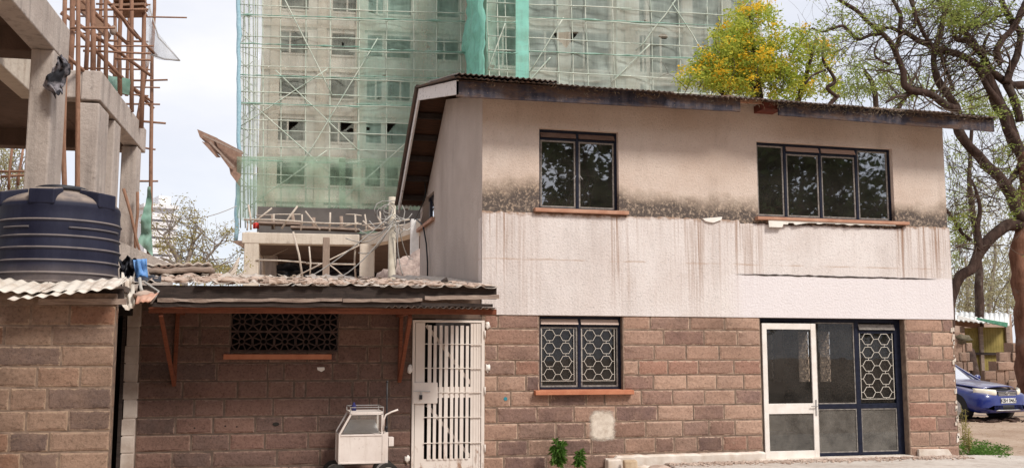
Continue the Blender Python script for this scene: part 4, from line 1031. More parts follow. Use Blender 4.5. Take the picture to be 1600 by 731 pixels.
for ang in (-90-8, -90+58, -90-75, 60, 150):
    t = math.radians(ang); d = Vector((math.cos(t), math.sin(t), 0)); sd_ = Vector((-d.y, d.x, 0)); b = MB()
    r1, r2 = rT*.99, rT*.55; w_ = .135
    b.add([d*r1+sd_*w_+Vector((0,0,H_-.0)), d*r1-sd_*w_+Vector((0,0,H_)), d*r1-sd_*w_+Vector((0,0,H_+.17)), d*r1+sd_*w_+Vector((0,0,H_+.17)), d*r2+sd_*w_+Vector((0,0,H_+.1)), d*r2-sd_*w_+Vector((0,0,H_+.1)), d*r2-sd_*w_+Vector((0,0,H_+.225)), d*r2+sd_*w_+Vector((0,0,H_+.225))],
        [(0,1,2,3),(7,6,5,4),(0,4,5,1),(1,5,6,2),(2,6,7,3),(3,7,4,0)]); b.build('lug', M['tank'], tank, bevel=.02)
# partial extra rib seams
for a0, a1, t_ in ((-140, -108, .71), (-72, -10, .71)):
    b = MB(); b.tube([Vector((rT*.992*math.cos(math.radians(a0+(a1-a0)*i/16)), rT*.992*math.sin(math.radians(a0+(a1-a0)*i/16)), H_*t_)) for i in range(17)], .011, 6); b.e = [1.0]*len(b.v); b.build('rib', M['tank'], tank)

# ================================================================== FOOD CART
CY = 12.1
cart = empty('food_cart', (0, 0, 0), 0, 'small cream push cart with a sloping glass display and tall black rod', 'food cart')
cx = lambda p, y=690: P(p, y, CY).x
cz = lambda y: P(565, y, CY).z
cd = .52; z0c, z1c, z2c = cz(724), cz(678), cz(646)
xa_, xb_ = cx(529), cx(603)
b = MB(); b.box(xa_+.012, CY+.006, z0c+.015, xb_-.045, CY+cd-.006, z1c-.01); b.build('body_panel', M['cart'], cart)
b = MB()
for x in (xa_, xb_-.045): 
    for y in (CY, CY+cd-.025): b.box(x, y, z0c, x+.022, y+.025, z1c)
for z in (z0c, z1c-.02):
    b.box(xa_+.022, CY-.002, z, xb_-.045, CY+.023, z+.02); b.box(xa_+.022, CY+cd-.023, z, xb_-.045, CY+cd+.002, z+.02)
for x in (xa_, xb_-.045):
    for z in (z0c, z1c-.02): b.box(x+.001, CY+.02, z+.001, x+.02, CY+cd-.02, z+.019)
b.build('frame', M['cart'], cart, bevel=.003)
tx0, tx1 = cx(548), cx(597)
b = MB()
for y in (CY+.0, CY+cd-.02):
    b.bar((xa_+.01, y+.01, z1c), (tx0, y+.01, z2c), .022, .022, (0, 1, 0)); b.bar((xb_-.045, y+.01, z1c), (tx1, y+.01, z2c), .022, .022, (0, 1, 0)); b.bar((tx0, y+.01, z2c), (tx1, y+.01, z2c), .026, .022, (0, 1, 0))
b.bar((tx0, CY, z2c), (tx0, CY+cd, z2c), .022, .022); b.bar((tx1, CY, z2c), (tx1, CY+cd, z2c), .022, .022)
b.build('canopy_frame', M['cart'], cart)
for y in (CY+.012, CY+cd-.012):
    b = MB(); b.add([(xa_+.02, y, z1c+.01), (xb_-.05, y, z1c+.01), (tx1-.005, y, z2c-.008), (tx0+.005, y, z2c-.008)], [(0, 1, 2, 3)]); b.build('pane', M['glass_clear'], cart)
b = MB(); b.add([(xa_+.01, CY+.02, z1c+.01), (xa_+.01, CY+cd-.02, z1c+.01), (tx0, CY+cd-.02, z2c), (tx0, CY+.02, z2c)], [(0, 1, 2, 3)]); b.build('pane', M['glass_clear'], cart)
b = MB(); b.prism([(xa_+.05, CY+.05, z1c+.01), (xb_-.08, CY+.05, z1c+.01), (xb_-.10, CY+.3, z1c+.14), (xa_+.16, CY+.3, z1c+.14)], (0, .01, .012)); b.build('tray', M['cart_in'], cart)
b = MB(); b.box(tx0-.012, CY-.004, z2c-.0, tx1+.012, CY+cd+.004, z2c+.022); b.build('top_shelf', M['cart'], cart)
b = MB(); zr_ = cz(636)
for y in (CY, CY+cd): b.bar((tx0-.01, y, zr_), (tx1+.01, y, zr_), .01, .01)
for x in (tx0-.01, tx1+.01):
    b.bar((x, CY, zr_), (x, CY+cd, zr_), .01, .01)
    for y in (CY, CY+cd): b.bar((x, y, z2c), (x, y, zr_), .01, .01)
b.build('rail', M['chrome'], cart)
b = MB(); q = P(553, 636, CY+.3); b.lathe((q.x, CY+.3, z2c+.02), [(0, 0), (.028, 0), (.03, .03), (.03, .06), (.014, .08), (.012, .1), (0, .1)], 14)
bt = b.build('bottle', simple('dark blue plastic', (.02,.02,.09), (.03,.03,.12)), None); tag(bt, 'tiny dark blue bottle on top of the cart', 'bottle')
b = MB(); b.tube([P(605, 597, CY+.1), P(604.5, 630, CY+.1), P(604, 672, CY+.1), P(603, 720, CY+.1)], [.009, .011, .014, .016], 8); b.build('rod', M['black_steel'], cart)
b = MB(); b.blob(P(605, 596, CY+.1), .015, 8, 6, 0); b.blob(P(603.5, 668, CY+.1), (.025, .02, .03), 8, 6, .2); b.build('clamp', M['black_steel'], cart)
for dy in (0, .3):
    b = MB(); b.tube([P(599, 672, CY+dy), P(599.5, 655, CY+dy), P(603, 647.5, CY+dy), P(612, 643, CY+dy), P(622, 639.5, CY+dy)], .011, 8); b.build('handle', M['cart'], cart)
b = MB(); b.box(xb_-.02, CY+.03, cz(724), xb_+.03, CY+.25, cz(676)); b.build('side_box', M['cart'], cart)
b = MB(); b.box(cx(608), CY+.04, cz(698), cx(616), CY+.16, cz(684)); b.build('socket_box', M['cart'], cart, bevel=.004)
for p_ in (519, 612):
    q = P(p_+(9 if p_ < 600 else -1), 742, CY+.02)
    for y in (CY+.0, CY+cd-.03):
        b = MB(); r_ = .135 if p_ > 0 else .1; c = Vector((cx(p_+(8 if p_ < 600 else -5)), y, r_+.0))
        b.tube([c+Vector((0, -.018, 0)), c+Vector((0, .018, 0))], r_, 28); wv_ = b.build('wheel', M['rubber'], cart)
        b = MB(); b.tube([c+Vector((0, -.022, 0)), c+Vector((0, .022, 0))], r_*.66, 24); b.build('rim', M['chrome'], wv_)

# ================================================================== CONCRETE FRAME, LEFT
AF = math.radians(3.0)
fr = empty('concrete_frame', (0, 0, 0), -AF, 'unfinished raw concrete frame of columns and beams behind the tank', 'building frame')
DF1 = 15.7; xf = P(74, 278, DF1, AF).x            # right face plane of column one's front edge
xf = P(74, 278, DF1, AF).x
xfr = xf
zT = P(108, 45, PX(108, 45, xfr, AF).y, AF).z; zU = zT-.58
D2 = PX(150, 278, xfr, AF).y; D3 = PX(176, 278, xfr, AF).y; D4 = PX(212, 300, xfr, AF).y
for nm, d0, dw, ww in ((0, DF1, .82, .33), (1, D2, .86, .36), (2, D3, .6, .3), (3, D4, .5, .34)):
    b = MB(); b.box(xfr-ww, d0, 0, xfr-.004, d0+dw, zU if nm != 1 else zT-.6); b.build('column', M['concrete'], fr, bevel=.025)
DE = D4+.95
# near beam at the right edge, ends just past column one
b = MB(); b.box(xfr-.35, 5.5, zU, xfr, DF1+.86, zT); b.build('beam', M['concrete'], fr, bevel=.02)
b = MB(); b.box(xfr-.33, D2-.01, zU+.03, xfr+.01, DE, zT); b.build('beam', M['concrete'], fr, bevel=.02)
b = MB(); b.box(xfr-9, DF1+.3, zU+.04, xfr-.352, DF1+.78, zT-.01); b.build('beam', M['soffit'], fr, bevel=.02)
xin = PX(55, 138, 0, AF) if False else None
xi = P(28, 110, 17.6, AF).x
b = MB(); b.box(xi-.3, DF1+.782, zU, xi, D2+.02, zT-.01); b.build('beam', M['conc_light'], fr, bevel=.02)
b = MB(); b.box(xi+.002, D2, zU+.06, xfr-.332, D2+.35, zT-.005); b.build('beam', M['concrete'], fr, bevel=.02)
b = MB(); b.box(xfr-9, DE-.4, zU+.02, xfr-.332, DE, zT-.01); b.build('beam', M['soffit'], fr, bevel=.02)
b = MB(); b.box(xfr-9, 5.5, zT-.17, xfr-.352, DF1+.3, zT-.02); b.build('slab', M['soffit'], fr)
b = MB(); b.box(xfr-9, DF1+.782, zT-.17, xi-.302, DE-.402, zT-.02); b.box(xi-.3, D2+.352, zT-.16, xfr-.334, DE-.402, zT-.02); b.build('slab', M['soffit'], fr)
for d_ in (D2+.2, DE-.5):
    b = MB(); b.box(xfr-5.2, d_, 0, xfr-4.85, d_+.4, zU+.1); b.build('column', M['concrete'], fr, bevel=.02)
# inclined stair slab beyond
b = MB(); q0, q1 = P(196, 372, D4-.5, AF), P(262, 410, D4-.5, AF)
b.prism([(q0.x-1.2, D4-.5, q0.z+.4), (q1.x, D4-.5, q1.z), (q1.x, D4-.5, q1.z-.6), (q0.x-1.2, D4-.5, q1.z-1.2)], (0, .9, 0)); b.build('stair_slab', M['concrete'], fr)
# --- pole scaffold around and above the frame
sc = empty('pole_scaffold', (0, 0, 0), -AF, 'brown eucalyptus pole scaffold standing on the concrete frame', 'scaffold')
def pole(par, pts, r, mat='pole', n=7, wob=.02):
    pts = [Vector(p) for p in pts]
    if len(pts) == 2:
        a, c = pts; k = max(3, int((c-a).length/1.0)); pts = [a.lerp(c, i/k) for i in range(k+1)]
        s_ = U(0, 99)
        for i in range(1, k): pts[i] += Vector((noise.noise(Vector((i*.7, s_, 0))), 0, noise.noise(Vector((s_, i*.7, 3)))*.3))*wob*2.4
    m_ = MB(); m_.tube(pts, [r*(1-.25*i/len(pts)) for i in range(len(pts))], n); return m_.build('pole', M[mat], par)
for xp, D_, yb_ in ((109, D2+.1, 118), (123, D2-1.2, 420), (103, D2-1.4, 420), (134, D2+.8, 120), (146, D2+.4, 122), (165, D2+1.2, 128), (187, D2+2.6, 150), (206, D3+1.5, 175), (221, D4, 200), (235, D4+1.0, 400), (153, D4+2.5, 120), (178, D4+3, 150), (197, D4+3, 150)):
    pole(sc, [P(xp+U(-1, 1)-(3 if yb_ > 300 else 0), yb_, D_, AF), P(xp+U(-1, 9), -60, D_, AF)], U(.042, .055))
for yl, x0_, x1_, D_ in ((17, 100, 232, D3+1), (30, 120, 292, D4+.4), (72, 104, 240, D2+2), (82, 130, 236, D3), (66, 150, 232, D4+1), (44, 110, 180, D2), (127, 150, 262, D4+.8), (137, 170, 250, D4+.2), (150, 190, 232, D4), (190, 205, 259, D4+1), (165, 190, 250, D4+1), (232, 214, 243, D4+1), (108, 120, 234, D4+.6), (96, 180, 236, D3), (55, 98, 160, D3+2), (284, 200, 247, D4+1), (8, 150, 235, D4)):
    pole(sc, [P(x0_, yl-1.5+U(-3, 3), D_, AF), P(x1_, yl+U(-2, 3), D_, AF)], U(.020, .032))
for a_, c_, D_ in (((95, 20), (235, 118), D2+1), ((128, 0), (200, 70), D3), ((100, 85), (145, 125), D2-.5), ((165, 0), (245, 88), D4), ((150, 80), (240, 170), D4+.5), ((172, 110), (238, 160), D4), ((175, 10), (215, 60), D3), ((118, 45), (190, 122), D3), ((215, 190), (238, 60), D4+.8)):
    pole(sc, [P(a_[0], a_[1], D_, AF), P(c_[0], c_[1], D_+.8, AF)], U(.035, .05))
for a_, c_, D_ in (((193, 295), (222, 408), D4-.4), ((215, 300), (211, 400), D4-.2), ((14, 300), (20, 225), D4+2), ((0, 268), (45, 268), D4+2), ((2, 276), (60, 272), D4+2.5), ((28, 290), (36, 232), D4+3)):
    pole(sc, [P(a_[0], a_[1], D_, AF), P(c_[0], c_[1], D_, AF)], .035)
# shuttering boards above and a board platform
b = MB(); b.prism([P(118, -30, D3+1, AF), P(165, 42, D3+1, AF), P(160, 52, D3+1, AF), P(110, 0, D3+1, AF)], (.0, .6, 0)); b.build('shuttering_board', M['wood_brown'], sc)
for y_ in (5, 14, 22):
    b = MB(); b.bar(P(180, y_, D4, AF), P(228, y_-2, D4, AF), .5, .05); b.build('shuttering_board', M['wood_brown'], sc)
b = MB(); q = P(177, 48, D3, AF); b.blob(q, (.07, .07, .10), 10, 8, .1); b.build('counterweight', M['wood_grey'], sc)
# nets on the scaffold
def net(name, corners, mat, par=None, nu=24, nv=24, amp=.15, seed=0, fr_=1.0, skip=None, sag=0):
    A, B, C_, D_ = [Vector(c) for c in corners]   # bottom-left, bottom-right, top-right, top-left
    nrm = (B-A).cross(D_-A).normalized()
    def fn(u, v):
        p = A.lerp(B, u).lerp(D_.lerp(C_, u), v); q = p*fr_
        e = 4*u*(1-u)
        return p+nrm*amp*(noise.noise(q+Vector((seed, 0, 0)))+.5*noise.noise(q*2.7+Vector((seed, 5, 0))))-Vector((0, 0, sag*e*(1-v)))
    m_ = MB(); m_.sheet(fn, nu, nv, True, skip); return m_.build(name, M[mat], par)
wn_ = net('torn_net', [P(218, 118, D4+.8, AF), P(236, 100, D4+.8, AF), P(237, 6, D4+.8, AF), P(232, 8, D4+.8, AF)], 'net_white', None, amp=.1, fr_=2)
wn_.rotation_euler = (0, 0, -AF)
m_ = MB(); T0, T1, T2 = P(233, 10, D4+.8, AF), P(281, 95, D4+.4, AF), P(233, 84, D4+.8, AF)
def tri(u, v):
    a = T0.lerp(T2, v); c = T0.lerp(T1, v); p = a.lerp(c, u); return p+Vector((0, .25*noise.noise(p*1.5), -.45*u*(1-u)*v-.35*(1-v)*u))
m_.sheet(tri, 16, 16); m_.v += []; o_ = m_.build('torn_net', M['net_white'], None); o_.rotation_euler = (0, 0, -AF)
tag(o_, 'white triangle of netting stretched out from the brown poles against the sky', 'net'); tag(wn_, 'white netting gathered upright along the outermost brown poles', 'net')
m_ = MB(); m_.tube([T0, T0.lerp(T1, .5)-Vector((.12, 0, .12)), T1], .015, 5); m_.tube([T2, T2.lerp(T1, .5)-Vector((0, 0, .05)), T1], .02, 5); m_.build('edge_rope', M['cable_grey'], o_)
gn = net('bundled_net', [P(216, 378, D4+.6, AF), P(238, 400, D4+.6, AF), P(236, 292, D4+.6, AF), P(231, 292, D4+.6, AF)], 'net_edge', None, 10, 18, .25, 4, 2.5); gn.rotation_euler = (0, 0, -AF)
tag(gn, 'dark green netting bundled between the last concrete column and the outer pole', 'net')
gn2 = net('shade_net', [P(168, 140, D3+1.5, AF), P(206, 150, D3+1.5, AF), P(204, 125, D3+1.5, AF), P(168, 118, D3+1.5, AF)], 'net_edge', None, 10, 8, .1, 7, 2); gn2.rotation_euler = (0, 0, -AF)
tag(gn2, 'dark green netting lying on the slab edge behind the brown poles', 'net')
# rag hanging on column one
m_ = MB(); qr = P(92, 120, DF1-.12, AF)
prof_r = [(-.02, .42, .10), (.05, .30, .17), (.0, .16, .20), (-.10, .02, .22), (-.16, -.12, .24), (-.08, -.22, .16), (-.02, -.30, .10)]
def ragf(u, v):
    k = v*(len(prof_r)-1); i = min(int(k), len(prof_r)-2); t = k-i
    c_, z_, w_ = [prof_r[i][j]*(1-t)+prof_r[i+1][j]*t for j in range(3)]
    q = Vector((u*4, v*5, 2)); return qr+Vector((c_*.7+.03+(u-.5)*2*w_*.58, -.06*math.sin(u*PI)*2+.13*noise.noise(q*1.3), z_*.8-.05+.07*noise.noise(q+Vector((9, 0, 0)))))
m_.sheet(ragf, 18, 26); rg = m_.build('rag', M['rag'], None, solid=.01); rg.rotation_euler = (0, 0, -AF); tag(rg, 'torn grey and black rag tied to the nearest concrete column', 'rag')

# ================================================================== CLUTTER BETWEEN TANK AND LEAN-TO ROOF
m_ = MB(); q0 = P(196, 442, YO-.1)
def cl(u, v):
    p = P(190+20*u, 425+50*v+10*math.sin(u*3), YO-.12+.25*(1-v)); return p+Vector((0, .1*noise.noise(Vector((u*4, v*3, 0))), .05*noise.noise(Vector((u*5, v*4, 3)))))
m_.sheet(cl, 10, 14); o_ = m_.build('bent_flashing', M['tin_pale'], None, solid=.004); tag(o_, 'crumpled pale metal flashing between the tank and the lean-to roof', 'metal sheet')
m_ = MB(); m_.sheet(lambda u, v: P(215+33*u-10*v*u, 462+14*v-4*u, YO-.18+.35*v*0)+Vector((0, -.25*v+.05*noise.noise(Vector((u*3, v*3, 1))), .03*noise.noise(Vector((u*4, v*2, 7))))), 12, 6); o_ = m_.build('tile_sheet', simple('faded orange sheet', (.45,.20,.13), (.56,.36,.27), 5, .8), None, solid=.012); tag(o_, 'faded orange sheet jutting out at the left end of the lean-to eave', 'sheet')
m_ = MB(); m_.sheet(lambda u, v: P(187+26*u, 404+40*v+8*noise.noise(Vector((u*3, 0, 0))), YO+.5)+Vector((0, .2*noise.noise(Vector((u*5, v*5, 2))), 0)), 14, 10); m_.sheet(lambda u, v: P(208+44*u, 430+10*v+6*noise.noise(Vector((u*4, v, 0))), YO+.3-.2*v), 14, 5); o_ = m_.build('black_sheeting', M['black_plastic'], None, solid=.006); tag(o_, 'crumpled black plastic sheeting beside the tank', 'plastic sheet')
m_ = MB(); m_.sheet(lambda u, v: P(208+21*u-3*v*u+5*v, 406+30*v-2*u, YO+.25)+Vector((0, .08*noise.noise(Vector((u*4, v*2, 0))), 0)), 8, 8); o_ = m_.build('blue_sheet', M['blue_plastic'], None, solid=.01); tag(o_, 'folded blue plastic piece on the black sheeting beside the tank', 'plastic sheet')
m_ = MB(); m_.tube([P(218, 434, YO), P(220, 450, YO-.05), P(222, 455, YO-.08)], .02, 6); m_.tube([P(226, 441, YO), P(248, 455, YO-.1), P(236, 474, YO-.18)], .012, 6); o_ = m_.build('bent_rod', M['cable_grey'], None); tag(o_, 'thin bent metal rod sticking out beside the flashing', 'rod')
m_ = MB(); c = P(225, 463, YO-.05); m_.blob(c, (.12, .1, .06), 12, 8, .25, 3); o_ = m_.build('rubble_lump', M['rubble'], None); tag(o_, 'lump of dried mortar on the orange sheet', 'rubble')
stk = empty('stacked_sheets', (0, 0, 0), 0, 'stack of old sheets and a board lying on the back of the lean-to roof', 'stack of sheets')
for i, (x0_, x1_, y0_, y1_, mt) in enumerate(((232, 330, 424, 420, 'wood_grey'), (228, 326, 414, 412, 'tin_dusty'), (240, 322, 418, 415, 'tin_old'))):
    A, B = P(x0_, y0_, 14.4), P(x1_, y1_, 14.4); m_ = MB()
    m_.sheet(lambda u, v: A.lerp(B, u)+Vector((0, v*1.2, .05*v+(.012*math.sin(u*40) if i else 0)+.02*noise.noise(Vector((u*5, v, i))))), 60, 3)
    m_.build('sheet' if i else 'board', M[mt], stk, solid=.03 if i != 0 else .07)
# debris strewn over the lean-to roof
b = MB()
for k in range(420):
    x = U(RX0+.1, RX1-.1); y = YO+.05+abs(random.gauss(0, 1.3))
    if y > 16: continue
    s_ = U(.012, .05)*(1 if R() < .9 else 1.5); b.blob((x, y, mz(x, y)+.02+s_*.2), (s_*1.5, s_*1.3, s_*.5), 6, 4, .4, k*.37, False)
o_ = b.build('roof_debris', M['rubble'], None); tag(o_, 'crumbs of mortar and dirt scattered over the lean-to roof', 'debris', kind='stuff')
b = MB()
for k in range(70):
    x = U(RX0+.1, RX1-.5); y = YO+U(.1, 3.2); z = mz(x, y)+.03; s_ = U(.02, .07); t = U(0, 6)
    n_ = 6; b.prism([(x+s_*math.cos(t+2*PI*i/n_)*U(.6, 1), y+s_*1.6*math.sin(t+2*PI*i/n_)*U(.6, 1), z+U(0, .03)) for i in range(n_)], (0, 0, .006))
o_ = b.build('flaked_sheets', M['tin_dusty'], None); tag(o_, 'curled flakes of plaster and sheet over the lean-to roof', 'debris', kind='stuff')
m_ = MB(); m_.tube([P(688, 446, 12.7), P(693, 440, 12.7), P(697, 436, 12.7), P(700, 442, 12.7), P(706, 441, 12.7)], [.02, .035, .03, .02, .01], 7); o_ = m_.build('twisted_rag', M['wood_dark'], None); tag(o_, 'dark twisted scrap on the roof beside the gable wall', 'scrap')

# ================================================================== TOWER BLOCK WITH NETS
AT = math.radians(5.0)
T = lambda x, y, D: P(x, y, D, AT)
DT, DR = 66.0, 57.0
tw = empty('tower_block', (0, 0, 0), -AT, 'tall unfinished concrete tower block behind green debris netting', 'building')
def tower_face(D_, x0p, x1p, cols, rows, ybot, ytop):
    rr = []
    zc = lambda y: T(500 if D_ > 60 else 900, y, D_).z
    for (c0, c1) in cols:
        for (r0_, r1_) in rows: rr.append((T(c0, 100, D_).x, zc(r1_), T(c1, 100, D_).x, zc(r0_)))
    m_ = wall_open(T(x0p, 100, D_).x, T(x1p, 100, D_).x, zc(ybot), zc(ytop), D_, D_+.35, rr)
    m_.build('wall', M['tower'], tw); return rr
rowsL = [(51+68*k, 85+68*k) for k in range(-3, 5)]
# storeys: ground line rows from photo
colsL = [(437, 480), (518, 556), (574, 597), (604, 641), (682, 716)]
D1 = DT+1.3
wl = tower_face(D1, 408, 760, colsL, rowsL, 352, -190)
rowsR = [(50+76*k, 108+76*k) for k in range(-3, 2)]
colsR = [(775, 806), (824, 871), (892, 952), (1000, 1010), (1016, 1066), (1084, 1128), (1145, 1180)]
Dr = DR+1.3
wr = tower_face(Dr, 762, 1192, colsR, rowsR, 200, -200)
# reveals, mullion piers and slabs
for (D_, rr) in ((D1, wl), (Dr, wr)):
    for i, r_ in enumerate(rr):
        m_ = MB(); m_.box(r_[0]-.04, D_-.05, r_[1]-.14, r_[2]+.04, D_+.3, r_[1]-.004)
        m_.build('window_sill', M['tower'], tw)
        if (i*7) % 5 < 2:
            m_ = MB(); xm_ = r_[0]+(r_[2]-r_[0])*(.35 if i % 2 else .6); m_.box(xm_-.06, D_+.1, r_[1], xm_+.06, D_+.2, r_[3]); m_.build('window_post', M['tower'], tw)
for D_, x0p, x1p, yt, yb_, ref in ((D1, 408, 760, -190, 352, 500), (Dr, 762, 1192, -200, 200, 900)):
    x0, x1 = T(x0p, 100, D_).x, T(x1p, 100, D_).x; z0_, z1_ = T(ref, yb_, D_).z, T(ref, yt, D_).z
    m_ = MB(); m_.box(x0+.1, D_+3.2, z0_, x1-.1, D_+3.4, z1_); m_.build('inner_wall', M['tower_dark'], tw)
    m_ = MB(); m_.box(x0, D_+.36, z0_, x0+.3, D_+12, z1_); m_.build('side_wall', M['tower'], tw); m_ = MB(); m_.box(x1-.3, D_+.36, z0_, x1, D_+12, z1_); m_.build('side_wall', M['tower'], tw)
    rows_ = rowsL if D_ > 60 else rowsR; hs = 17 if D_ > 60 else 14
    for (r0_, r1_) in rows_:
        zz_ = T(ref, r0_-9, D_).z
        m_ = MB(); m_.box(x0-.02, D_-.12, zz_-.12, x1+.02, D_-.004, zz_+.12); m_.build('floor_edge', M['conc_light'], tw)
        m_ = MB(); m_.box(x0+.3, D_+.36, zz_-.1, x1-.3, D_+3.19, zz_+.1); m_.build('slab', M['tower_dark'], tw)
for p_, D_ in ((430, D1), (503, D1), (562, D1), (660, D1), (815, Dr), (880, Dr), (962, Dr), (985, Dr), (1075, Dr), (1136, Dr)):
    m_ = MB(); x_ = T(p_, 100, D_).x; m_.box(x_-.32, D_-.1, T(p_, 345 if D_ > 60 else 200, D_).z, x_+.32, D_-.003, T(p_, -180, D_).z); m_.build('pilaster', M['conc_light'], tw)
# scaffold of the tower
ts = empty('tower_scaffold', (0, 0, 0), -AT, 'pale pole scaffold in front of the tower block under green nets', 'scaffold')
M['pole_tower'] = simple('net-tinted scaffold pole', (.36,.43,.36), (.56,.58,.50), 1.2, .85, kind='World')  # green of light coming through the nets put into the pole colour
def tp(a, c, D_, r=.045, mat='pole_tower', D2_=None):
    r *= .8
    m_ = MB(); A, B = T(a[0], a[1], D_), T(c[0], c[1], D2_ or D_); k = 6
    s_ = U(0, 50); pts = [A.lerp(B, i/k)+Vector((.12*noise.noise(Vector((i, s_, 0))), 0, .05*noise.noise(Vector((s_, i, 0))))) for i in range(k+1)]
    m_.tube(pts, r, 5); m_.build('pole', M[mat], ts)
for p_ in (376, 384, 391, 398, 412, 440, 478, 515, 560, 604, 646, 682, 720): tp((p_+U(-1, 1), 356), (p_+U(-2, 2), -60), DT, U(.045, .06))
for p_ in (380, 388, 395, 402): tp((p_, 340), (p_+1, -60), DT+1.5, .05)
lifts = [-10, 29, 75, 121, 163, 205, 248, 292]
for y_ in lifts:
    for y2 in (y_, y_-18):
        tp((372, y2+U(-2, 2)-2), (560, y2+U(-1, 2)+4), DT-.05, U(.035, .05)); tp((545, y2+U(-2, 2)+4), (726, y2+U(-2, 2)+9), DT-.05, U(.035, .05))
for k in range(26):
    y_ = -10+13*k; x_ = 374+(k % 2)*4; tp((x_, y_), (x_+U(14, 24), y_+U(9, 16)*(1 if k % 3 else -1)), DT+U(0, 1.4), .035)
for a, c in (((380, 150), (515, 270)), ((372, 200), (512, 108)), ((440, -10), (520, 150)), ((430, 110), (560, 235)), ((380, 330), (510, 235)), ((470, 260), (590, 60)), ((640, 330), (720, 170)), ((505, 340), (660, 200))): tp(a, c, DT-.1, .05)
for p_ in (762, 778, 790, 824, 871, 893, 915, 958, 1018, 1060, 1105, 1128, 1160, 1185, 1200): tp((p_+U(-1, 1)+6, 215), (p_-3, -60), DR, U(.04, .055))
for y_ in (-20, 29, 81, 133, 160):
    for y2 in (y_, y_-22):
        tp((762, y2-3), (985, y2+U(6, 9)), DR-.05, U(.035, .045)); tp((970, y2+8), (1200, y2+U(18, 21)), DR-.05, U(.035, .045))
for a, c in (((995, 80), (1060, -5)), ((1050, 5), (1110, 100)), ((955, 130), (1015, 70)), ((830, 110), (880, 28)), ((762, 110), (790, 35)), ((1120, 60), (1190, -20)), ((770, 190), (860, 90)), ((1160, 30), (1200, -30)), ((1165, -20), (1195, 40))): tp(a, c, DR-.1, .05)
# nets, one thing each
def hole_fn(nu, nv, x0p, x1p, y0p, y1p, holes):
    def f(i, j):
        px = x0p+(x1p-x0p)*(i+.5)/nu; py = y1p+(y0p-y1p)*(j+.5)/nv     # j=0 bottom
        for (hx, hy, hw, hh, sh) in holes:
            u, v = (px-hx)/hw, (py-hy)/hh
            if sh == 't' and abs(u) < 1 and -1 < v < 1 and abs(u) < (1-v)/2: return True
            if sh == 'o' and u*u+v*v+.5*noise.noise(Vector((px*.5, py*.5, 0))) < 1: return True
            if sh == 'r' and -1 < u < 1 and -1 < v < 1 and u < -v+.3: return True
        return False
    return f
def tnet(label, x0p, x1p, y0p, y1p, D_, mat, nu, nv, amp=.35, holes=(), fr_=.35, sag=0, D1_=None, group=None):
    D1_ = D1_ or D_
    D_, D1_ = (D_+.5, D1_+.5) if mat in ('net', 'net_pale', 'net_mid') else (D_, D1_)
    o_ = net('debris_net', [T(x0p, y1p, D_), T(x1p, y1p, D1_), T(x1p, y0p, D1_), T(x0p, y0p, D_)], mat, None, nu, nv, amp, x0p*.1, fr_, hole_fn(nu, nv, x0p, x1p, y0p, y1p, holes), sag)
    o_.rotation_euler = (0, 0, -AT); return tag(o_, label, 'net', 'debris nets on the tower')
tnet('long faded green net over the top left part of the tower', 374, 560, -60, 163, DT-.3, 'net_pale', 120, 140, holes=((472, 33, 6, 3, 'o'), (536, 51, 2, 4, 'o'), (535, 70, 1.5, 4, 'o'), (477, 120, 4, 2, 'o'), (403, 90, 3, 6, 'o')))
tnet('green net over the upper tower beside the turquoise fold', 558, 727, -60, 165, DT-.35, 'net', 110, 140, holes=((668, 73, 3, 2, 'o'), (600, 120, 3, 2, 'o')))
tnet('faded green net with torn corners at the middle left of the tower', 372, 560, 160, 262, DT-.3, 'net_pale', 140, 80, holes=((457, 197, 8, 7, 'r'), (541, 198, 9, 7, 'r'), (548, 203, 7, 3, 'o'), (470, 255, 8, 3, 'o'), (390, 260, 6, 4, 'o'), (515, 268, 7, 3, 'o')))
tnet('green net with a dark hole at the middle of the tower beside the gable', 558, 700, 160, 262, DT-.35, 'net', 110, 80, holes=((611, 200, 6, 7, 'r'), (575, 202, 3, 3, 'o'), (680, 250, 8, 6, 'o')))
tnet('lowest dark green net sagging over the podium at the left', 370, 540, 245, 340, DT-1.0, 'net_low', 90, 50, .5, ((400, 265, 4, 7, 'o'), (393, 275, 2.5, 3, 'o'), (404, 330, 5, 10, 'o')), .4, .9)
tnet('lowest green net gathered above the podium by the pole', 530, 700, 247, 358, DT-1.3, 'net_low', 90, 60, .6, ((634, 320, 5, 12, 'o'),), .4, .5)
tnet('turquoise net folded along the tower corner', 758, 727, -60, 140, DR-.2, 'net_dense', 20, 120, .3, (), .6, 0, DT)
tnet('narrow turquoise net strip standing on the tower front', 806, 826, -60, 150, DR-.5, 'net_dense', 16, 120, .16, (), .6)
tnet('green net between the two turquoise folds', 760, 808, -60, 150, DR-.3, 'net', 50, 120, .3, ((769, 108, 4, 5, 't'),), .5)
M['net_mid'] = m_net('greyish veil net', (.50,.58,.53), .44, .70, .35)
tnet('faded net with a torn triangular hole over the tower right of the turquoise strip', 824, 965, -60, 200, DR-.3, 'net_mid', 140, 180, .3, ((883, 65, 21, 13, 't'),), .4)
tnet('faded net with a small dark opening at the right end of the tower', 963, 1190, -60, 200, DR-.35, 'net_mid', 140, 170, .3, ((1034, 60, 7, 4, 'o'), (1008, 35, 3, 2, 'o')), .4)
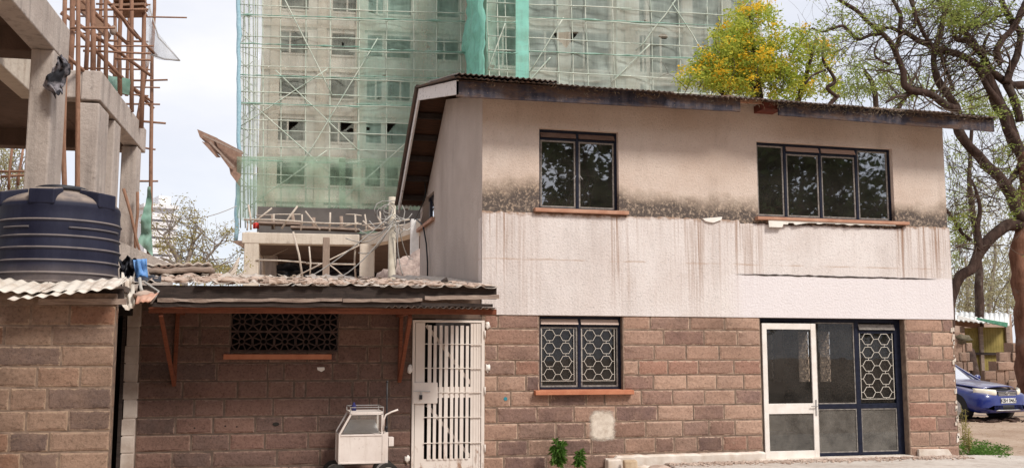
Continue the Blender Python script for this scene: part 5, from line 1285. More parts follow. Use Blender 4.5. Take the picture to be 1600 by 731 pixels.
for (x0_, x1_, D_, ys_) in ((372, 562, DT-.45, (23, 68, 117, 161, 250)), (556, 727, DT-.45, (29, 77, 119, 163)), (824, 1140, DR-.45, (27, 80)), (762, 822, DR-.45, (34, 82))):
    for i, y_ in enumerate(ys_):
        sl = (x1_-x0_)*(.045 if D_ < 60 else .03)
        m_ = MB(); pts = [T(x0_+(x1_-x0_)*k/24, y_+sl*k/24+1.2*noise.noise(Vector((k*.5, y_, 0))), D_) for k in range(25)]
        m_.tube(pts, [.02+.11*abs(noise.noise(Vector((k*.8, y_, 4)))) for k in range(25)], 6)
        o_ = m_.build('net_seam', M['net_edge'], ts)
# bunched net on the left edge (bluish) 
m_ = MB(); m_.tube([T(373+3*noise.noise(Vector((k*.6, 0, 0)))-(0 if k < 20 else (k-20)*.5), -30+k*14, DT-.4) for k in range(30)], [.13+.1*abs(noise.noise(Vector((k*.9, 3, 0)))) for k in range(30)], 6); m_.build('net_seam', simple('bluish net edge', (.25,.42,.5), (.35,.52,.6)), ts)
# catch fan of rusty sheets on the left
cf = empty('catch_platform', (0, 0, 0), -AT, 'rusty sheet catch platform sticking out from the left of the tower', 'platform')
for i, pl in enumerate(([(308, 202), (340, 216), (352, 250), (330, 232), (312, 214)], [(335, 214), (378, 236), (377, 275), (362, 268), (345, 245)], [(315, 221), (325, 224), (345, 246), (338, 246)], [(358, 262), (376, 272), (375, 292), (360, 272)])):
    m_ = MB(); m_.prism([T(x_, y_, DT-1-.15*i+.01*(x_-340)) for x_, y_ in pl], (0, .06, 0)); m_.build('sheet', M['tin_rust'], cf)
m_ = MB(); m_.bar(T(328, 222, DT-1.4), T(366, 262, DT-1.4), .12, .12); m_.bar(T(318, 212, DT-1.4), T(380, 240, DT-1.4), .12, .12); m_.build('strut', M['wood_grey'], cf)
m_ = MB(); m_.prism([T(362, 376, DT-2), T(384, 376, DT-2), T(380, 388, DT-2), T(374, 383, DT-2)], (0, 1, 0)); m_.build('board', M['tin_rust'], cf)

# ================================================================== PODIUM
DP = 39.0
pd = empty('podium', (0, 0, 0), -AT, 'concrete podium with a curved beam below the tower', 'building')
zpt, zpb = T(470, 364.5, DP).z, T(470, 381.5, DP).z
xL_ = T(377, 400, DP).x; xC0 = T(561, 400, DP).x
m_ = MB(); m_.box(xL_, DP, zpb, xC0, DP+.5, zpt); m_.build('beam', M['conc_light'], pd, bevel=.03)
def toL(v): c, s = math.cos(AT), math.sin(AT); return Vector((v.x*c-v.y*s, v.x*s+v.y*c, v.z))
cv = [toL(PZ(x_, y_, zpt)) for x_, y_ in ((565, 368), (590, 362.5), (612, 357), (630, 351), (646, 345), (656, 341.5), (700, 322))]
cv[0].y = max(cv[0].y, DP)
m_ = MB(); vs = []; fs = []
for i, p in enumerate(cv):
    d = (cv[min(i+1, len(cv)-1)]-cv[max(i-1, 0)]).normalized(); nrm = Vector((-d.y, d.x, 0)).normalized()
    for q, z in ((p, zpb), (p+nrm*.5, zpb), (p+nrm*.5, zpt), (p, zpt)): vs.append((q.x, q.y, z))
for i in range(len(cv)-1):
    for k in range(4): fs.append((i*4+k, i*4+(k+1) % 4, i*4+4+(k+1) % 4, i*4+4+k)[::-1])
m_.add(vs, fs); m_.build('curved_beam', M['conc_light'], pd)
for x0p, x1p in ((381, 404), (562, 585)):
    m_ = MB(); a = T(x0p, 400, DP+.02); c = T(x1p, 400, DP+.02); m_.box(a.x, DP+.02 if x0p < 500 else DP-.35, 0, c.x, DP+.62 if x0p < 500 else DP+.25, zpt+.02 if x0p < 500 else zpb+.02); m_.build('column', M['conc_light'], pd, bevel=.03)
qc = toL(PZ(648, 343.8, zpt)); m_ = MB(); m_.box(qc.x-.13, qc.y-.06, 0, qc.x+.16, qc.y+.35, zpt+.03); m_.build('column', simple('white column', (.62,.6,.58), (.72,.7,.68), 5, .9), pd, bevel=.02)
m_ = MB(); m_.prism([(xL_, DP+.5, zpt-.2)]+[(xL_, DT+8, zpt-.2), (T(760, 350, DT).x, DT+8, zpt-.2)]+[(p.x+.2, p.y+.3, zpt-.2) for p in cv[::-1]], (0, 0, .15)); m_.build('deck', M['soffit'], pd)
for p_, D_ in ((420, DP+7), (440, DP+14), (500, DP+9)):
    m_ = MB(); x_ = T(p_, 400, D_).x; m_.box(x_-.35, D_, 0, x_+.35, D_+.6, zpt-.2); m_.build('column', M['concrete'], pd)
m_ = MB(); m_.box(T(383, 400, DP).x, DP+8.5, zpb-.1, T(566, 400, DP).x, DP+9, zpt-.2); m_.build('cross_beam', M['soffit'], pd)
m_ = MB(); m_.box(T(430, 400, DP+9).x, DP+16, 0, T(760, 400, DP+16).x, DP+16.3, zpt-.2); m_.build('rear_wall', M['void'], pd)
m_ = MB(); m_.sheet(lambda u, v: T(432+130*u, 436-22*v-4*math.sin(u*9), DP+6)+Vector((0, .5*noise.noise(Vector((u*9, v*4, 0))), 0)), 40, 10); m_.build('black_sheeting', M['black_plastic'], pd)
m_ = MB(); m_.blob(T(628, 462, 30), (.85, 1.2, .95), 22, 14, .3, 4); m_.blob(T(652, 462, 28), (.8, 1, .95), 20, 12, .35, 8)
o_ = m_.build('rubble_heap', M['sacks'], None); o_.rotation_euler = (0, 0, -AT); tag(o_, 'pinkish heap of rubble under the curved beam', 'rubble heap', kind='stuff')
# railings, props and boards of the podium
pr_ = empty('podium_scaffold', (0, 0, 0), -AT, 'pale poles, props and boards on and under the podium beam', 'scaffold')
def pp_(a, c, D_, r=.05, mat='pole_pale', D2_=None):
    r *= .68
    m_ = MB(); A, B = T(a[0], a[1], D_), T(c[0], c[1], D2_ or D_); m_.tube([A, A.lerp(B, .5)+Vector((U(-.05, .05), 0, U(-.03, .03))), B], r, 6); m_.build('pole', M[mat], pr_)
for a, c, D_, r in (((388, 320), (392, 359), DP, .06), ((386, 342), (386, 360), DP, .05), ((428, 334), (429, 358), DP+1, .05), ((472, 335), (470, 360), DP, .05), ((516, 332), (515, 361), DP, .06), ((555, 336), (556, 362), DP, .06), ((381, 343), (470, 346), DP-.1, .05), ((452, 346), (565, 350), DP-.1, .05), ((393, 350), (425, 325), DP, .05), ((440, 357), (465, 322), DP, .06), ((477, 330), (500, 359), DP, .05), ((400, 337), (470, 335), DP+2, .04), ((540, 335), (565, 337), DP+2, .04),
    ((520, 357), (560, 348), DP, .04), ((567, 345), (585, 360), DP-1, .05), ((590, 338), (600, 352), DP-2, .05), ((566, 352), (640, 343), DP-3, .04), ((566, 361), (640, 350), DP-3, .04), ((570, 335), (572, 362), DP-.5, .05), ((594, 330), (596, 355), DP-2, .05),
    ((458, 362), (473, 436), DP-.3, .065), ((483, 385), (484, 437), DP-.3, .05), ((555, 386), (556, 436), DP+.3, .06), ((400, 406), (478, 410), DP, .05), ((478, 411), (556, 413), DP-.1, .055), ((450, 438), (562, 383), DP-.5, .04), ((393, 386), (402, 430), DP+2, .05), ((396, 388), (410, 403), DP+2, .08), ((410, 400), (412, 434), DP+5, .1), ((380, 384), (440, 372), DP+.8, .02), ((510, 410), (540, 434), DP-.4, .04), ((404, 409), (450, 388), DP+2, .02)):
    pp_(a, c, D_, r)
for a, c, D_ in (((426, 336), (427, 358), DP+1.5), ((490, 340), (491, 360), DP+1.5), ((456, 333), (459, 358), DP+1.5), ((533, 338), (532, 360), DP+1.5)): pp_(a, c, D_, .12, 'pole_grey')
for x0_, x1_, y_ in ((405, 470, 349), (520, 562, 358), (455, 520, 356), (575, 600, 357)):
    m_ = MB(); m_.bar(T(x0_, y_, DP+1), T(x1_, y_+2, DP+1), .8, .08); m_.build('board', M['wood_grey'], pr_)
m_ = MB(); m_.box(T(398, 350, DT-3).x, DT-1.5, zpt, T(700, 350, DT-3).x, DT-1.2, T(500, 330, DT).z); m_.build('inner_wall', M['tower_dark'], pr_)
m_ = MB(); q = T(511, 437, DP-3); A, B = T(511, 436, 33), T(510, 371, 33); m_.bar((A.x, 33, 0), (B.x, 33, B.z), .22, .22, (0, 1, 0)); o_ = m_.build('timber_post', M['pole_grey'], None, bevel=.02); o_.rotation_euler = (0, 0, -AT); tag(o_, 'short grey timber post standing alone before the podium beam', 'post')
m_ = MB(); m_.sheet(lambda u, v: T(396+8*u, 357-9*v, DP+1)+Vector((0, .1*math.sin(u*9), 0)), 8, 4); o_ = m_.build('red_bucket', simple('red plastic', (.5,.04,.03), (.6,.06,.05)), None, solid=.04); o_.rotation_euler = (0, 0, -AT); tag(o_, 'small red plastic thing on the left end of the podium deck', 'plastic')
# sticks leaning at the far left of podium
for i in range(7):
    a = (372-i*3, 420+i*3-8); c_ = (350-i*4, 446+i*2)
    m_ = MB(); A, B = T(374-i*1.0, 402+i*5, 34), T(352-i*3, 432+i*2, 34); m_.tube([A, A.lerp(B, .5)+Vector((0, 0, -.05)), B], .035, 5); m_.build('pole', M['pole_pale'], pr_)
# utility pole with cables
up_ = empty('utility_pole', (0, 0, 0), -AT, 'pale utility pole with a tangle of cables in front of the podium', 'utility pole')
m_ = MB(); A, B = T(614, 437, 21), T(613, 308, 21); m_.tube([(A.x, 21, 0), (B.x, 21, B.z)], [.085, .075], 12); m_.build('pole', simple('weathered pole', (.42,.36,.28), (.56,.5,.41), 5, .9, .4, 30), up_)
m_ = MB()
for k in range(10):
    c = T(614+U(-16, 14), 340+U(-14, 18), 20.85); r_ = U(.10, .3); t0 = U(0, 6)
    m_.tube([c+Vector((r_*math.cos(t0+i*.6), U(-.05, .05), r_*.9*math.sin(t0+i*.6))) for i in range(U(6, 11).__int__())], .010, 5)
for a, c in (((614, 344), (560, 358)), ((614, 348), (540, 372)), ((611, 352), (560, 395)), ((622, 350), (645, 405)), ((618, 350), (630, 430)), ((622, 356), (618, 420)), ((616, 342), (650, 346)), ((612, 336), (577, 345))):
    A, B = T(a[0], a[1], 20.8), T(c[0], c[1], 20.8+U(0, 2)); m_.tube([A.lerp(B, t/8)-Vector((0, 0, .22*math.sin(PI*t/8))) for t in range(9)], .011, 5)
m_.build('cables', M['cable_grey'], up_)
for a, c, D_ in (((613, 335), (300, 480), 20), ((613, 352), (452, 437), 20.5), ((240, 328), (370, 322), 50)):
    cb = MB(); A, B = T(a[0], a[1], D_), T(c[0], c[1], D_); cb.tube([A.lerp(B, t/14)-Vector((0, 0, .5*math.sin(PI*t/14))) for t in range(15)], .012 if D_ < 30 else .02, 5); cb.build('overhead_wire', M['cable_grey'], up_)

# ================================================================== FAR WHITE APARTMENT BLOCK
AW = math.radians(-20)
wb = empty('apartment_block', (0, 0, 0), -AW, 'distant white apartment block on the skyline at the left', 'building')
W_ = lambda x, y, D: P(x, y, D, AW)
DW = 150.0
xa_, xb_ = W_(225, 350, DW).x, W_(271, 350, DW).x
zt_, zbt = W_(250, 326, DW).z, 0
m_ = MB(); m_.box(xa_, DW, 0, xb_, DW+16, zt_); m_.build('wall', M['white_far'], wb)
m_ = MB(); m_.box(xa_-.4, DW-1.0, zt_, xb_+.4, DW+16.4, zt_+.5); m_.build('roof_slab', M['white_far'], wb)
m_ = MB(); m_.box(xb_-1.5, DW+3, zt_+.5, xb_+.3, DW+9, zt_+2.4); m_.build('lift_house', M['white_far'], wb)
st_ = 13.2*DW/1566/1.0
wmesh = None
for i in range(8):
    z_ = zt_-.6-i*st_*1.0
    m_ = MB(); m_.box(xa_-.2, DW-1.4, z_-st_+.1, xb_+.2, DW-.02, z_-st_+.45); m_.box(xa_-.2, DW-1.45, z_-st_+.45, xb_+.2, DW-1.35, z_-st_+1.0); m_.build('balcony', M['white_far'], wb)
    for k in range(4):
        x_ = xa_+.8+(xb_-xa_-1.2)*k/4
        m_ = MB(); m_.box(x_, DW-.06, z_-st_+.95, x_+(xb_-xa_)/4*.6, DW+.02, z_-.15); m_.build('window', M['far_glass'], wb)
    for k in range(5):
        m_ = MB(); m_.box(xb_-.02, DW+1+k*3, z_-st_+1, xb_+.06, DW+2.6+k*3, z_-.35); m_.build('window', M['far_glass'], wb)

# ================================================================== TREES
def leaf_clump(b, c, rad, n, size, flat=.6, hang=0.0, aspect=.33):
    for _ in range(n):
        d = Vector((random.gauss(0, 1), random.gauss(0, 1), random.gauss(0, flat))); d = d.normalized()*rad*R()**.5
        p = c+d; a = (d.normalized()*.5+Vector((U(-1, 1), U(-1, 1), U(-.7, .5)-hang))).normalized()*size*U(.6, 1.3)
        s_ = a.cross(Vector((U(-1, 1), U(-1, 1), U(-1, 1)))).normalized()*size*aspect
        b.add([p-a*.5, p+s_*.5, p+a*.5, p-s_*.5], [(0, 1, 2, 3)])
def smooth_pts(pts, sub=4):
    """Catmull-Rom through (x,y,z,r) tuples"""
    out = []; n = len(pts)
    for i in range(n-1):
        p0, p1, p2, p3 = pts[max(i-1, 0)], pts[i], pts[i+1], pts[min(i+2, n-1)]
        for k in range(sub):
            t = k/sub; out.append(tuple(.5*((2*b_)+(c-a)*t+(2*a-5*b_+4*c-d)*t*t+(3*b_-a-3*c+d)*t**3) for a, b_, c, d in zip(p0, p1, p2, p3)))
    out.append(pts[-1]); return out
def limb(b, pts, n=9, knob=.12):
    q = smooth_pts(pts, 5); vv = []; rr = []
    for i, (x, y, z, r) in enumerate(q):
        p = Vector((x, y, z)); k = noise.noise(p*1.4)
        vv.append(p+Vector((noise.noise(p*2.1), noise.noise(p*2.3+Vector((5, 0, 0))), noise.noise(p*2.2+Vector((0, 9, 0)))))*r*.5); rr.append(max(.006, r*(1+knob*2*k)))
    b.tube(vv, rr, n); return vv, rr
def twigs(b, p, d, ln, r, depth, tips, spread=.75, up=.1):
    n = 4; pts = [p]; rr = [r]; q = p.copy(); dd = d.normalized()
    for i in range(n):
        dd = (dd+Vector((U(-1, 1), U(-1, 1), U(-1, 1)))*.28+Vector((0, 0, up*.3))).normalized(); q = q+dd*ln/n; pts.append(q.copy()); rr.append(r*(1-.6*(i+1)/n))
    b.tube(pts, rr, 4 if r < .03 else 5, False)
    if depth == 0: tips.append(q); return
    for k in range(3 if depth > 1 else 2):
        t = pts[1+random.randrange(n)]; e = (dd+Vector((U(-1, 1), U(-1, 1), U(-1, 1)))*spread).normalized()
        twigs(b, t, e, ln*U(.55, .8), r*.5, depth-1, tips, spread, up)
    tips.append(q)
def tree_obj(name, label, cat='tree', group=None): return empty(name, (0, 0, 0), 0, label, cat, group)
def Lp(lst, Y, sc=None):
    """(px, py, radius in px[, Y]) -> (x,y,z,r)"""
    out = []
    for e in lst:
        y_ = e[3] if len(e) > 3 else Y; p = P(e[0], e[1], y_); out.append((p.x, p.y, p.z, e[2]*y_/1566*1.0))
    return out
# --- big spreading tree at the right
random.seed(21)
bt_ = tree_obj('spreading_tree', 'large dark limbed spreading tree with sparse leaves behind the right end of the house')
tb = MB(); YT = 21.5
LIMBS = [
 [(1612, 640, 24), (1604, 560, 20), (1597, 470, 17), (1592, 400, 15), (1600, 350, 16), (1606, 290, 15), (1602, 240, 13)],
 [(1598, 352, 13), (1580, 352, 12), (1550, 370, 10), (1532, 392, 9), (1518, 418, 9), (1500, 432, 9), (1488, 460, 9), (1484, 520, 8), (1484, 640, 9)],
 [(1600, 350, 13), (1588, 325, 12), (1572, 292, 11), (1548, 262, 10), (1520, 235, 9), (1499, 205, 9), (1495, 170, 9), (1482, 150, 7), (1465, 126, 7), (1460, 98, 6), (1461, 80, 6), (1468, 58, 5), (1474, 30, 4), (1484, 0, 4), (1490, -30, 3)],
 [(1495, 172, 8), (1478, 164, 7.5), (1458, 150, 7), (1438, 145, 6.5), (1424, 143, 6), (1413, 132, 6), (1409, 108, 5.5), (1399, 79, 5.5), (1390, 64, 5), (1378, 52, 4.5), (1356, 33, 4), (1333, 13, 3.5), (1310, 0, 3), (1290, -12, 2.5)],
 [(1602, 245, 12), (1588, 230, 12), (1572, 190, 12), (1550, 138, 11), (1533, 112, 9), (1510, 92, 8), (1490, 84, 7), (1470, 79, 6.5), (1450, 70, 6), (1431, 61, 5), (1411, 51, 4.5), (1390, 44, 3), (1370, 46, 2)],
 [(1610, 135, 9), (1590, 134, 8), (1575, 131, 8), (1560, 120, 7.5), (1548, 110, 7), (1526, 76, 6.5), (1510, 52, 5.5), (1497, 33, 5), (1484, 20, 4), (1460, -5, 4)],
 [(1572, 131, 8), (1582, 102, 8), (1592, 75, 7.5), (1594, 52, 6), (1585, 38, 5.5), (1572, 20, 5), (1562, -5, 4.5)],
 [(1566, 100, 6), (1556, 79, 6), (1566, 62, 6), (1576, 52, 6), (1589, 33, 5.5), (1600, 10, 5.5), (1612, -12, 5)],
 [(1399, 79, 5), (1405, 60, 4.5), (1407, 46, 4.2), (1405, 20, 4), (1395, 0, 3.5), (1388, -15, 3)],
 [(1378, 52, 4), (1362, 55, 3.2), (1340, 62, 3), (1325, 47, 3), (1316, 41, 2.8), (1300, 46, 2.5), (1285, 50, 2), (1268, 44, 1.5)],
 [(1592, 190, 8), (1586, 158, 8), (1572, 131, 8)],
 [(1598, 250, 9), (1578, 205, 9), (1560, 160, 7), (1540, 132, 6), (1528, 110, 5)],
 [(1526, 80, 5), (1510, 64, 5), (1497, 62, 4.5), (1490, 53, 4)],
 [(1532, 392, 6), (1528, 355, 5), (1531, 325, 4), (1525, 300, 3), (1518, 280, 2)],
 [(1516, 376, 4), (1505, 365, 3.5), (1492, 345, 3.5), (1480, 330, 3), (1470, 318, 2)],
 [(1572, 292, 6), (1588, 272, 5), (1595, 250, 5), (1592, 225, 4)],
 [(1461, 80, 4), (1450, 62, 3.5), (1437, 40, 3.5), (1428, 18, 3), (1426, -10, 3)],
 [(1500, 52, 4), (1520, 40, 3.5), (1540, 38, 3), (1556, 28, 3), (1572, 12, 2.5)],
 [(1424, 143, 4), (1412, 150, 3), (1398, 152, 2.5), (1384, 160, 2)],
 [(1390, 100, 2.5), (1372, 92, 2.2), (1366, 82, 2), (1372, 66, 1.5)],
 [(1428, 44, 3), (1430, 20, 3), (1422, 0, 3), (1418, -20, 2.5)],
 [(1533, 112, 4), (1540, 96, 3.5), (1538, 72, 3), (1546, 52, 2.5)],
 [(1470, 79, 3.5), (1474, 100, 3.5), (1482, 120, 3), (1490, 142, 3)],
]
allv = []
for i, L_ in enumerate(LIMBS):
    yo_ = YT+(0 if i < 3 else U(-.5, .6)); Q = Lp(L_, yo_)
    b = MB(); vv, rr = limb(b, Q, 10); nm = 'trunk' if i == 0 else 'limb'
    b.build(nm, M['bark_red'] if i == 0 else M['bark'], bt_)
    allv += [(v, r, vv[min(k+1, len(vv)-1)]-vv[max(k-1, 0)]) for k, (v, r) in enumerate(zip(vv, rr)) if k > 6 or i > 4]
# trunk is redder only; twigs everywhere
tw_ = MB(); tips = []
for v, r, d in allv:
    if r < .10 and R() < .62 and v.z > 3:
        e = d.normalized().cross(Vector((U(-1, 1), U(-1, 1), U(-1, 1)))).normalized()+Vector((0, 0, .15)); twigs(tw_, v, e, U(.5, 1.15), max(.01, r*.3), 2, tips)
# dead twig brush under the eave
for k in range(40):
    v = P(U(1495, 1580), U(230, 330), YT+U(-1, 1)); twigs(tw_, v, Vector((U(-1, 1), U(-1, 1), U(-.5, 1))), U(.5, 1.2), .016, 2, tips)
tw_.build('twigs', M['twig'], bt_)['kind'] = 'stuff'
b = MB()
for t in tips:
    if R() < .20: leaf_clump(b, t, .16, 7, .07, .4)
def px_patch(b, cx_, cy_, rx_, ry_, Y, dY, ncl, nl, rad, size, tips_=None, flat=.5, hang=0):
    for k in range(ncl):
        t = U(0, 2*PI); q = R()**.5; p = P(cx_+rx_*q*math.cos(t), cy_+ry_*q*math.sin(t), Y+U(-dY, dY))
        leaf_clump(b, p, rad*U(.6, 1.3), nl, size, flat, hang)
for (a_, c_, rx_, ry_, n_) in ((1485, 15, 22, 26, 60), (1520, 15, 22, 28, 64), (1460, 10, 24, 20, 26), (1560, 20, 24, 20, 20), (1495, 40, 16, 14, 14), (1425, 20, 26, 16, 18), (1380, 30, 26, 16, 16), (1345, 45, 30, 18, 22), (1300, 25, 26, 22, 20), (1285, 60, 22, 20, 18), (1545, 95, 20, 14, 8), (1590, 320, 16, 24, 12), (1575, 250, 18, 22, 12), (1500, 355, 16, 30, 16), (1515, 165, 24, 14, 14), (1555, 180, 20, 12, 12), (1590, 175, 12, 20, 10)):
    px_patch(b, a_, c_, rx_, ry_, YT, 1.2, int(n_*(.5 if a_ < 1470 and c_ < 80 else 1)), 18, .24, .115)
b.build('crown', M['leaf_tree'], bt_)

# --- yellow flowering tree behind the roof
random.seed(5)
yt = tree_obj('flowering_tree', 'bright yellow and orange blossoming tree rising behind the roof')
YY_ = 25.0; tb = MB(); tipy = []
base = P(1215, 560, YY_)
for L_ in ([(1215, 620, 14), (1212, 400, 13), (1205, 260, 11), (1190, 180, 8), (1180, 120, 6), (1175, 60, 4), (1172, 20, 2)],
           [(1208, 250, 8), (1150, 180, 6), (1125, 140, 4), (1100, 120, 3)], [(1205, 240, 8), (1240, 170, 6), (1262, 110, 4), (1275, 60, 2.5)], [(1190, 170, 5), (1150, 100, 4), (1135, 60, 2.5)], [(1212, 260, 7), (1270, 190, 5), (1310, 150, 3.5)]):
    vv, rr = limb(tb, Lp(L_, YY_))
tb.build('trunk', M['bark'], yt)
tt = MB(); 
for L_ in ([(1308, 152, 3), (1293, 137, 3.2), (1304, 128, 3), (1297, 112, 2.8), (1288, 98, 2.6), (1285, 80, 2), (1288, 60, 1.5)], [(1290, 110, 2), (1270, 118, 1.6), (1258, 132, 1.2)]): limb(tt, Lp(L_, YY_-1))
tt.build('branch', M['bark'], yt)
E_ = [(1165, 12, 22, 14, 24), (1150, 38, 34, 18, 44), (1195, 28, 24, 16, 22), (1140, 66, 34, 22, 80), (1120, 96, 36, 22, 90), (1092, 124, 30, 14, 50), (1130, 126, 40, 16, 70), (1175, 80, 34, 22, 70), (1185, 110, 40, 22, 90), (1160, 134, 40, 14, 60), (1215, 120, 34, 20, 60), (1230, 90, 26, 24, 38), (1205, 60, 20, 22, 26), (1250, 50, 16, 22, 16), (1262, 80, 20, 26, 24), (1285, 100, 22, 30, 24), (1265, 130, 44, 16, 56), (1305, 75, 14, 24, 10), (1222, 150, 30, 10, 22)]
lv = MB(); fl_ = MB(); tg = MB()
for (a_, c_, rx_, ry_, n_) in E_:
    for k in range(n_):
        t = U(0, 2*PI); q = R()**.5; px, py = a_+rx_*q*math.cos(t), c_+ry_*q*math.sin(t)
        if py > 175 or noise.noise(Vector((px*.055, py*.065, 20)))+.5*noise.noise(Vector((px*.13, py*.13, 2))) < -.13: continue
        dep = U(-1.3, 1.3)*(1-q*.6); p = P(px, py, YY_+dep)
        fk = noise.noise(Vector((px*.045, py*.055, 3)))+.35*noise.noise(Vector((px*.15, py*.15, 8)))-(.25 if px > 1235 else 0)
        if fk > -.02 and R() < .42: leaf_clump(fl_, p+Vector((0, -.18, .1)), .22, 30, .075, .6, 0, .8)
        leaf_clump(lv, p, .30, 30, .135, .6, .1, .33)
        if R() < .12: twigs(tg, p-Vector((U(-.3, .3), 0, .5)), Vector((U(-.5, .5), U(-.3, .3), 1)), .7, .012, 1, [])
lv.build('crown', M['leaf_yg'], yt); fl_.build('blossom', M['flower'], yt); tg.build('twigs', M['twig'], yt)['kind'] = 'stuff'

# --- leafy trees behind the roof at the right
def bush_tree(label, spots, Y, dY, mat, leaf=.13, nl=26, rad=.35, trunks=(), group=None, name='leafy_tree', keep=1.0, tw_n=.15):
    o = tree_obj(name, label, 'tree', group); b = MB(); tg = MB(); tk = MB()
    for (a_, c_, rx_, ry_, n_) in spots:
        for k in range(int(n_*keep)):
            t = U(0, 2*PI); q = R()**.5; p = P(a_+rx_*q*math.cos(t), c_+ry_*q*math.sin(t), Y+U(-dY, dY)); leaf_clump(b, p, rad*U(.6, 1.3), nl, leaf, .6, .1)
            if R() < tw_n: twigs(tg, p-Vector((0, 0, rad*2)), Vector((U(-.6, .6), U(-.3, .3), 1)), rad*3, .012*Y/25, 1, [])
    b.build('crown', mat, o)
    for L_ in trunks: limb(tk, Lp(L_, Y))
    if trunks: tk.build('trunk', M['bark'] if Y < 40 else M['bark_pale'], o)
    if tg.v: tg.build('twigs', M['twig'], o)['kind'] = 'stuff'
    return o
random.seed(9)
bush_tree('green feathery tree showing low above the roof right of the blossoming tree', [(1320, 140, 40, 16, 40), (1365, 120, 42, 24, 60), (1400, 140, 40, 22, 46), (1440, 135, 34, 18, 26), (1345, 100, 22, 16, 14)], 27, 1.5, M['leaf_tree'], .12, 20, .32, [[(1370, 640, 12), (1372, 400, 10), (1370, 250, 7), (1368, 150, 5), (1350, 110, 3)], [(1370, 220, 5), (1410, 160, 4), (1430, 120, 2)]])
b_ = MB(); 
o_ = bush_tree('light green leafy tree directly behind the right eave', [(1500, 150, 30, 18, 30), (1535, 165, 34, 20, 34), (1570, 160, 30, 20, 26), (1495, 250, 22, 34, 26), (1505, 300, 24, 30, 26), (1495, 370, 18, 44, 34), (1520, 340, 20, 28, 10), (1580, 230, 22, 20, 16), (1585, 300, 18, 30, 18)], 28, 1.5, M['leaf_tree'], .11, 16, .34, [[(1530, 640, 9), (1532, 500, 8), (1526, 380, 6), (1515, 280, 4), (1520, 180, 3)]], tw_n=.5)
bush_tree('hazy olive trees far behind the big tree, filling the gap at the right', [(1500, 430, 22, 40, 60), (1530, 450, 26, 40, 90), (1560, 420, 26, 44, 90), (1590, 440, 20, 50, 70), (1550, 475, 60, 16, 90), (1500, 350, 20, 40, 30), (1560, 350, 30, 40, 40), (1530, 310, 30, 30, 26)], 55, 4, M['leaf_far'], .22, 20, .7, [[(1543, 560, 4), (1546, 480, 3.5), (1552, 430, 3), (1556, 380, 2)], [(1510, 560, 4), (1512, 460, 3), (1508, 400, 2)], [(1576, 560, 3), (1574, 470, 2.5), (1580, 420, 2)]], keep=.85, tw_n=.2)
# --- small bare tree at the left between the buildings
random.seed(3)
st = tree_obj('small_tree', 'small half bare yellow-leaved tree before the distant white block')
tk = MB(); tp_ = []
for L_ in ([(290, 620, 8), (288, 470, 7), (285, 430, 5), (276, 400, 3.5), (262, 380, 2.2), (256, 365, 1.4)], [(285, 430, 4), (296, 400, 3), (303, 378, 2), (318, 362, 1.3)], [(283, 425, 3), (270, 410, 2.2), (250, 402, 1.4)], [(290, 440, 4), (315, 412, 2.5), (330, 395, 1.6), (338, 382, 1)], [(295, 440, 3), (325, 425, 2), (345, 415, 1.2)]):
    vv, rr = limb(tk, Lp(L_, 40)); 
    for v, r in list(zip(vv, rr))[4:]:
        if R() < .7: twigs(tk, v, Vector((U(-1, 1), U(-.6, .6), U(0, 1))), U(.6, 1.3), .03, 2, tp_)
tk.build('trunk', M['bark_pale'], st); b = MB()
for t in tp_:
    if R() < .65: leaf_clump(b, t, .28, 8, .13, .5)
for (a_, c_, rx_, ry_, n_) in ((290, 372, 22, 12, 14), (262, 385, 14, 12, 9), (310, 420, 40, 16, 30), (345, 425, 22, 12, 14)): px_patch(b, a_, c_, rx_, ry_, 40, 1, n_, 14, .4, .14)
b.build('crown', M['leaf_small'], st)
bush_tree('low grey-green bushes on the skyline behind the stacked sheets', [(330, 425, 40, 12, 40), (365, 430, 20, 12, 20), (270, 420, 30, 10, 20)], 60, 3, M['leaf_far'], .25, 16, .7, name='bushes', tw_n=.1)
bush_tree('pale foliage glimpsed under the concrete frame at the far left', [(8, 255, 22, 26, 40), (40, 280, 30, 16, 30), (20, 300, 40, 14, 30)], 45, 3, M['leaf_far'], .2, 14, .5, name='leafy_tree', tw_n=.4)

# --- trees across the yard behind the viewer (some mirrored in the windows; dense row added to cut low sky light)
random.seed(31)
def yard_tree(x, y, h, cr, label, dens=1.0, mat='leaf_dark', name='yard_tree'):
    o = tree_obj(name, label, 'tree', 'trees across the yard'); tk = MB(); tips = []
    tr = [(x, y, 0, .28), (x+U(-.2, .2), y, h*.3, .22), (x+U(-.4, .4), y+U(-.3, .3), h*.55, .16), (x+U(-.5, .5), y, h*.8, .09), (x, y, h*.95, .04)]
    vv, rr = limb(tk, tr)
    for v, r in list(zip(vv, rr))[6:]:
        for _ in range(2):
            t = U(0, 2*PI); twigs(tk, v, Vector((math.cos(t), math.sin(t), U(.1, .8))), cr*U(.5, .8), max(.03, r*.5), 3, tips, .8)
    tk.build('trunk', M['bark'], o); b = MB()
    for t in tips:
        if R() < dens: leaf_clump(b, t, .55, 10, .36, .7, .1, .45)
    b.build('crown', M[mat], o)
YT_ = [(-19, -15, 9, 3.6), (-13, -12, 10, 3.6), (-7.5, -15, 9.5, 3.6), (-2.5, -12, 9, 3.4), (2.6, -14, 10.5, 3.6), (6.9, -12, 10.5, 3.4), (22.9, -13, 10.5, 3.0), (33, -11, 10, 3.8)]
YN_ = ['seventh to the left', 'sixth, broad crowned', 'dense rounded', 'low bushy', 'tall dense', 'tallest dark leaved', 'wide leafy', 'farthest right broad']
for (x_, y_, h_, c_), nm_ in zip(YT_, YN_): yard_tree(x_, y_, h_, c_, nm_+' tree in the unseen row added behind the viewer', .95)
yard_tree(13.9, -12, 10.5, 3.2, 'dark tree across the yard mirrored in the upper left window', .9)
